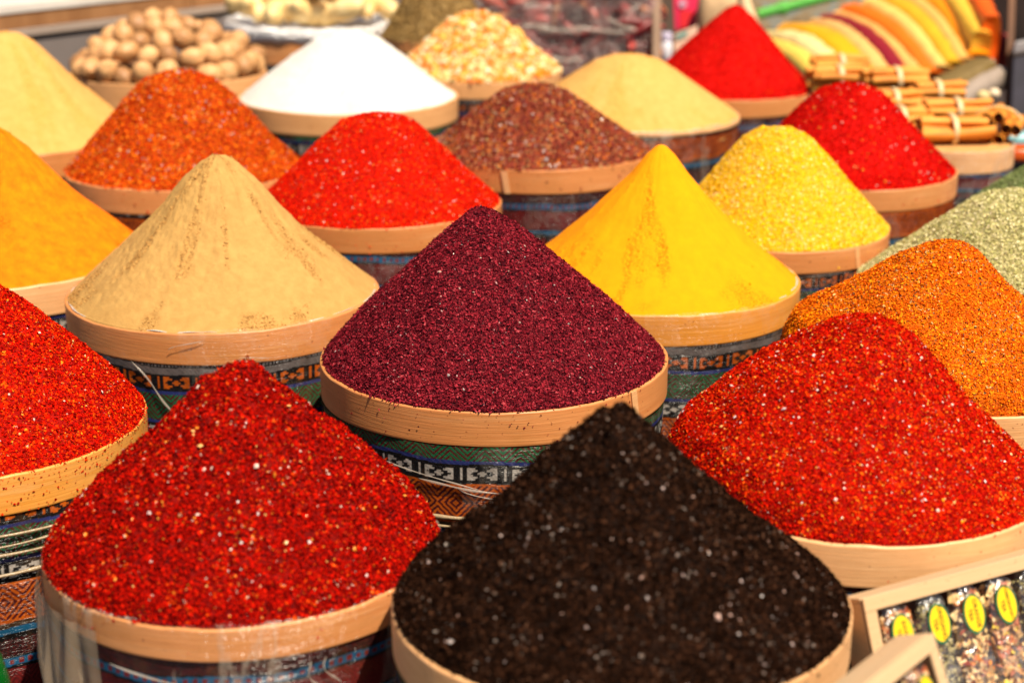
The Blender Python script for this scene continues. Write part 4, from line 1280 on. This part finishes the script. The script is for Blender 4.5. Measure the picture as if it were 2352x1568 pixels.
def label_mesh(lines, w, h):
    """oval sticker in its own plane: x along the reading direction, y towards the top of the letters"""
    bm = bmesh.new()
    n = 48
    def disc(sx, sy, z, mi):
        vs = [bm.verts.new((sx * math.cos(t), sy * math.sin(t), z)) for t in np.linspace(0, 2 * math.pi, n, endpoint=False)]
        f = bm.faces.new(vs); f.material_index = mi
    disc(h / 2, w / 2, 0, 1)
    disc(h / 2 * .90, w / 2 * .86, .0003, 0)
    for txt, size, yo in lines:
        V, F_ = text_mesh(txt, size)
        vs = [bm.verts.new((v[0], v[1] + yo, .0006)) for v in V]
        for f in F_:
            try:
                q = bm.faces.new([vs[i] for i in f]); q.material_index = 2
            except ValueError: pass
    me = bpy.data.meshes.new('label')
    bm.normal_update()
    bm.to_mesh(me); bm.free()
    for m_ in (YEL, GRN, INK): me.materials.append(m_)
    return me

def tea_box(corner, phi, t, ext, width, height, depth, packets, label, cname):
    X = np.array([math.sin(phi), math.cos(phi), 0.])
    hN = np.array([math.cos(phi), -math.sin(phi), 0.])
    Dn = hN * t + np.array([0, 0, -1.]); Dn /= np.linalg.norm(Dn)
    N = np.cross(Dn, X)
    if N @ FWD > 0: N = -N
    root = empty('tea_box', tuple(corner))
    tag(root, label, 'box', 'wooden tea boxes')
    x0, x1 = (0, width) if ext > 0 else (-width, 0)
    fw_, th = .0125, .004
    def blk(bm, a0, a1, b0, b1, c0, c1):
        """a along X, b down, c along the outward normal"""
        ctr = X * (a0 + a1) / 2 + Dn * (b0 + b1) / 2 + N * (c0 + c1) / 2
        M = frame(ctr, X, -Dn, N)
        box_mesh(bm, Vector((abs(a1 - a0), abs(b1 - b0), abs(c1 - c0))), M, .0006)
    bm = bmesh.new()
    blk(bm, x0, x1, 0, th, -depth, -.0045)
    blk(bm, x0, x1, height - th, height, -depth, -.0045)
    blk(bm, x0, x0 + th, th + .0002, height - th - .0002, -depth, -.0045)
    blk(bm, x1 - th, x1, th + .0002, height - th - .0002, -depth, -.0045)
    bm_obj('side_boards', bm, BOXW, root)
    bm = bmesh.new()
    e = .0012
    blk(bm, x0 + e, x1 - e, e, th, -.0043, -.0027)
    blk(bm, x0 + e, x0 + th, th + .0002, height - th, -.0043, -.0027)
    blk(bm, x1 - th, x1 - e, th + .0002, height - th, -.0043, -.0027)
    bm_obj('seam', bm, SEAMD, root)
    bm = bmesh.new()
    blk(bm, x0, x1, 0, fw_, -.0025, 0)
    blk(bm, x0, x1, height - fw_, height, -.0025, 0)
    blk(bm, x0, x0 + fw_, fw_ + .0002, height - fw_ - .0002, -.0025, 0)
    blk(bm, x1 - fw_, x1, fw_ + .0002, height - fw_ - .0002, -.0025, 0)
    bm_obj('face_frame', bm, BOXW, root)
    bm = bmesh.new()
    blk(bm, x0 + th, x1 - th, th, height - th, -depth + .0005, -depth + .003)
    bm_obj('back_panel', bm, SEAMD, root)
    for i, (ax_, bx, kind, lines, lab, rot) in enumerate(packets):
        pw, pl, pt = .0385, .115, .017
        ctr = np.array(corner) + X * ax_ + Dn * (bx + pl / 2) - N * (.0025 + pt * .42)
        pr = empty('tea_packet', tuple(ctr))
        pr.rotation_euler = frame((0, 0, 0), X, -Dn, N).to_euler()
        tag(pr, lab, 'tea packet', 'tea packets in the wooden boxes')
        pillow('packet_film', (pw, pl, pt), FILM_TEA, pr, Matrix.Identity(4), 50 + i, .10, 22, 3.2)
        rg = np.random.default_rng(60 + i)
        nn = 900 if kind == 'herb' else 420
        Pp = np.stack([rg.uniform(-.38, .38, nn) * pw, rg.uniform(-.45, .43, nn) * pl, rg.uniform(-.3, .36, nn) * pt], 1)
        V, Q = flake_geo(Pp, np.tile([0, 0, 1.], (nn, 1)), .0028 if kind == 'herb' else .0085, rg, .5, (.4, .9), .05, .2, .3)
        V[:, 2] = np.clip(V[:, 2], -pt * .42, pt * .44)
        g_ = link('tea_pieces', mesh_np('tea_pieces', V, [Q], TEA[kind], smooth=False), pr)
        g_['kind'] = 'stuff'
        lo = link('label', label_mesh(lines, .0245, .0355), pr, (0, pl / 2 - .026, pt / 2 + .0012))
        lo.rotation_euler = (0, 0, math.radians(-90) + rot)
    return root
L = lambda a: [(a, .0064 if len(a) < 9 else .0048, .0022), ('TEA', .0062, -.0048)]
c1 = unproj(1982, 1374, 1.50)
tea_box(c1, math.radians(61), .4, 1, .235, .15, .034, [
    (0.0360, .0125, 'fruit', L('INVIGO'), 'tea packet half hidden by the front box, its label cut off', .06),
    (0.0775, .0125, 'herb', L('OREGANO'), 'grey-green tea packet whose yellow label reads OREGANO TEA', .06),
    (0.1180, .0125, 'orange', L('ORANGE'), 'tea packet of peel chunks whose yellow label reads ORANGE TEA', .06),
    (0.1570, .0125, 'pome', L('POMEGRANATE'), 'tea packet whose yellow label reads POMEGRANATE TEA', .10),
    (0.1970, .0125, 'herb', L('SAGE'), 'herb tea packet at the far end of the rear box', .06),
], 'pale wooden display box of labelled tea packets, the rear one', 'rear')
c2 = unproj(2144, 1451, 1.37)
tea_box(c2, math.radians(38.6), .4, -1, .19, .15, .034, [
    (-.0330, .014, 'fruit', L('APPLE'), 'tea packet at the right end of the front box, narrow yellow label', .06),
    (-.0740, .016, 'pome', L('ROSE'), 'second tea packet from the right in the front box', .06),
], 'pale wooden display box at the bottom edge, in front of the other box', 'front')

# ------------------------------------------------------------------ green bottle at the lower left
GB = NT('green_glass')
GB.set(Base_Color=(.004, .16, .015), Roughness=.08, Transmission_Weight=.55, IOR=1.5)
bpt = unproj(8, 1700, 1.52)
k = 1.52 / F
gb = empty('green_bottle', tuple(bpt))
gb.rotation_euler = (0, math.radians(-8), 0)
tag(gb, 'dark green glass bottle in the lower left corner', 'bottle')
link('body', lathe('body', [(.001, 300 * k), (10 * k, 299 * k), (14 * k, 282 * k), (22 * k, 262 * k), (34 * k, 235 * k), (42 * k, 205 * k), (46 * k, 160 * k), (46 * k, 6 * k), (40 * k, 0), (.001, 0)], GB.m, 48), gb)
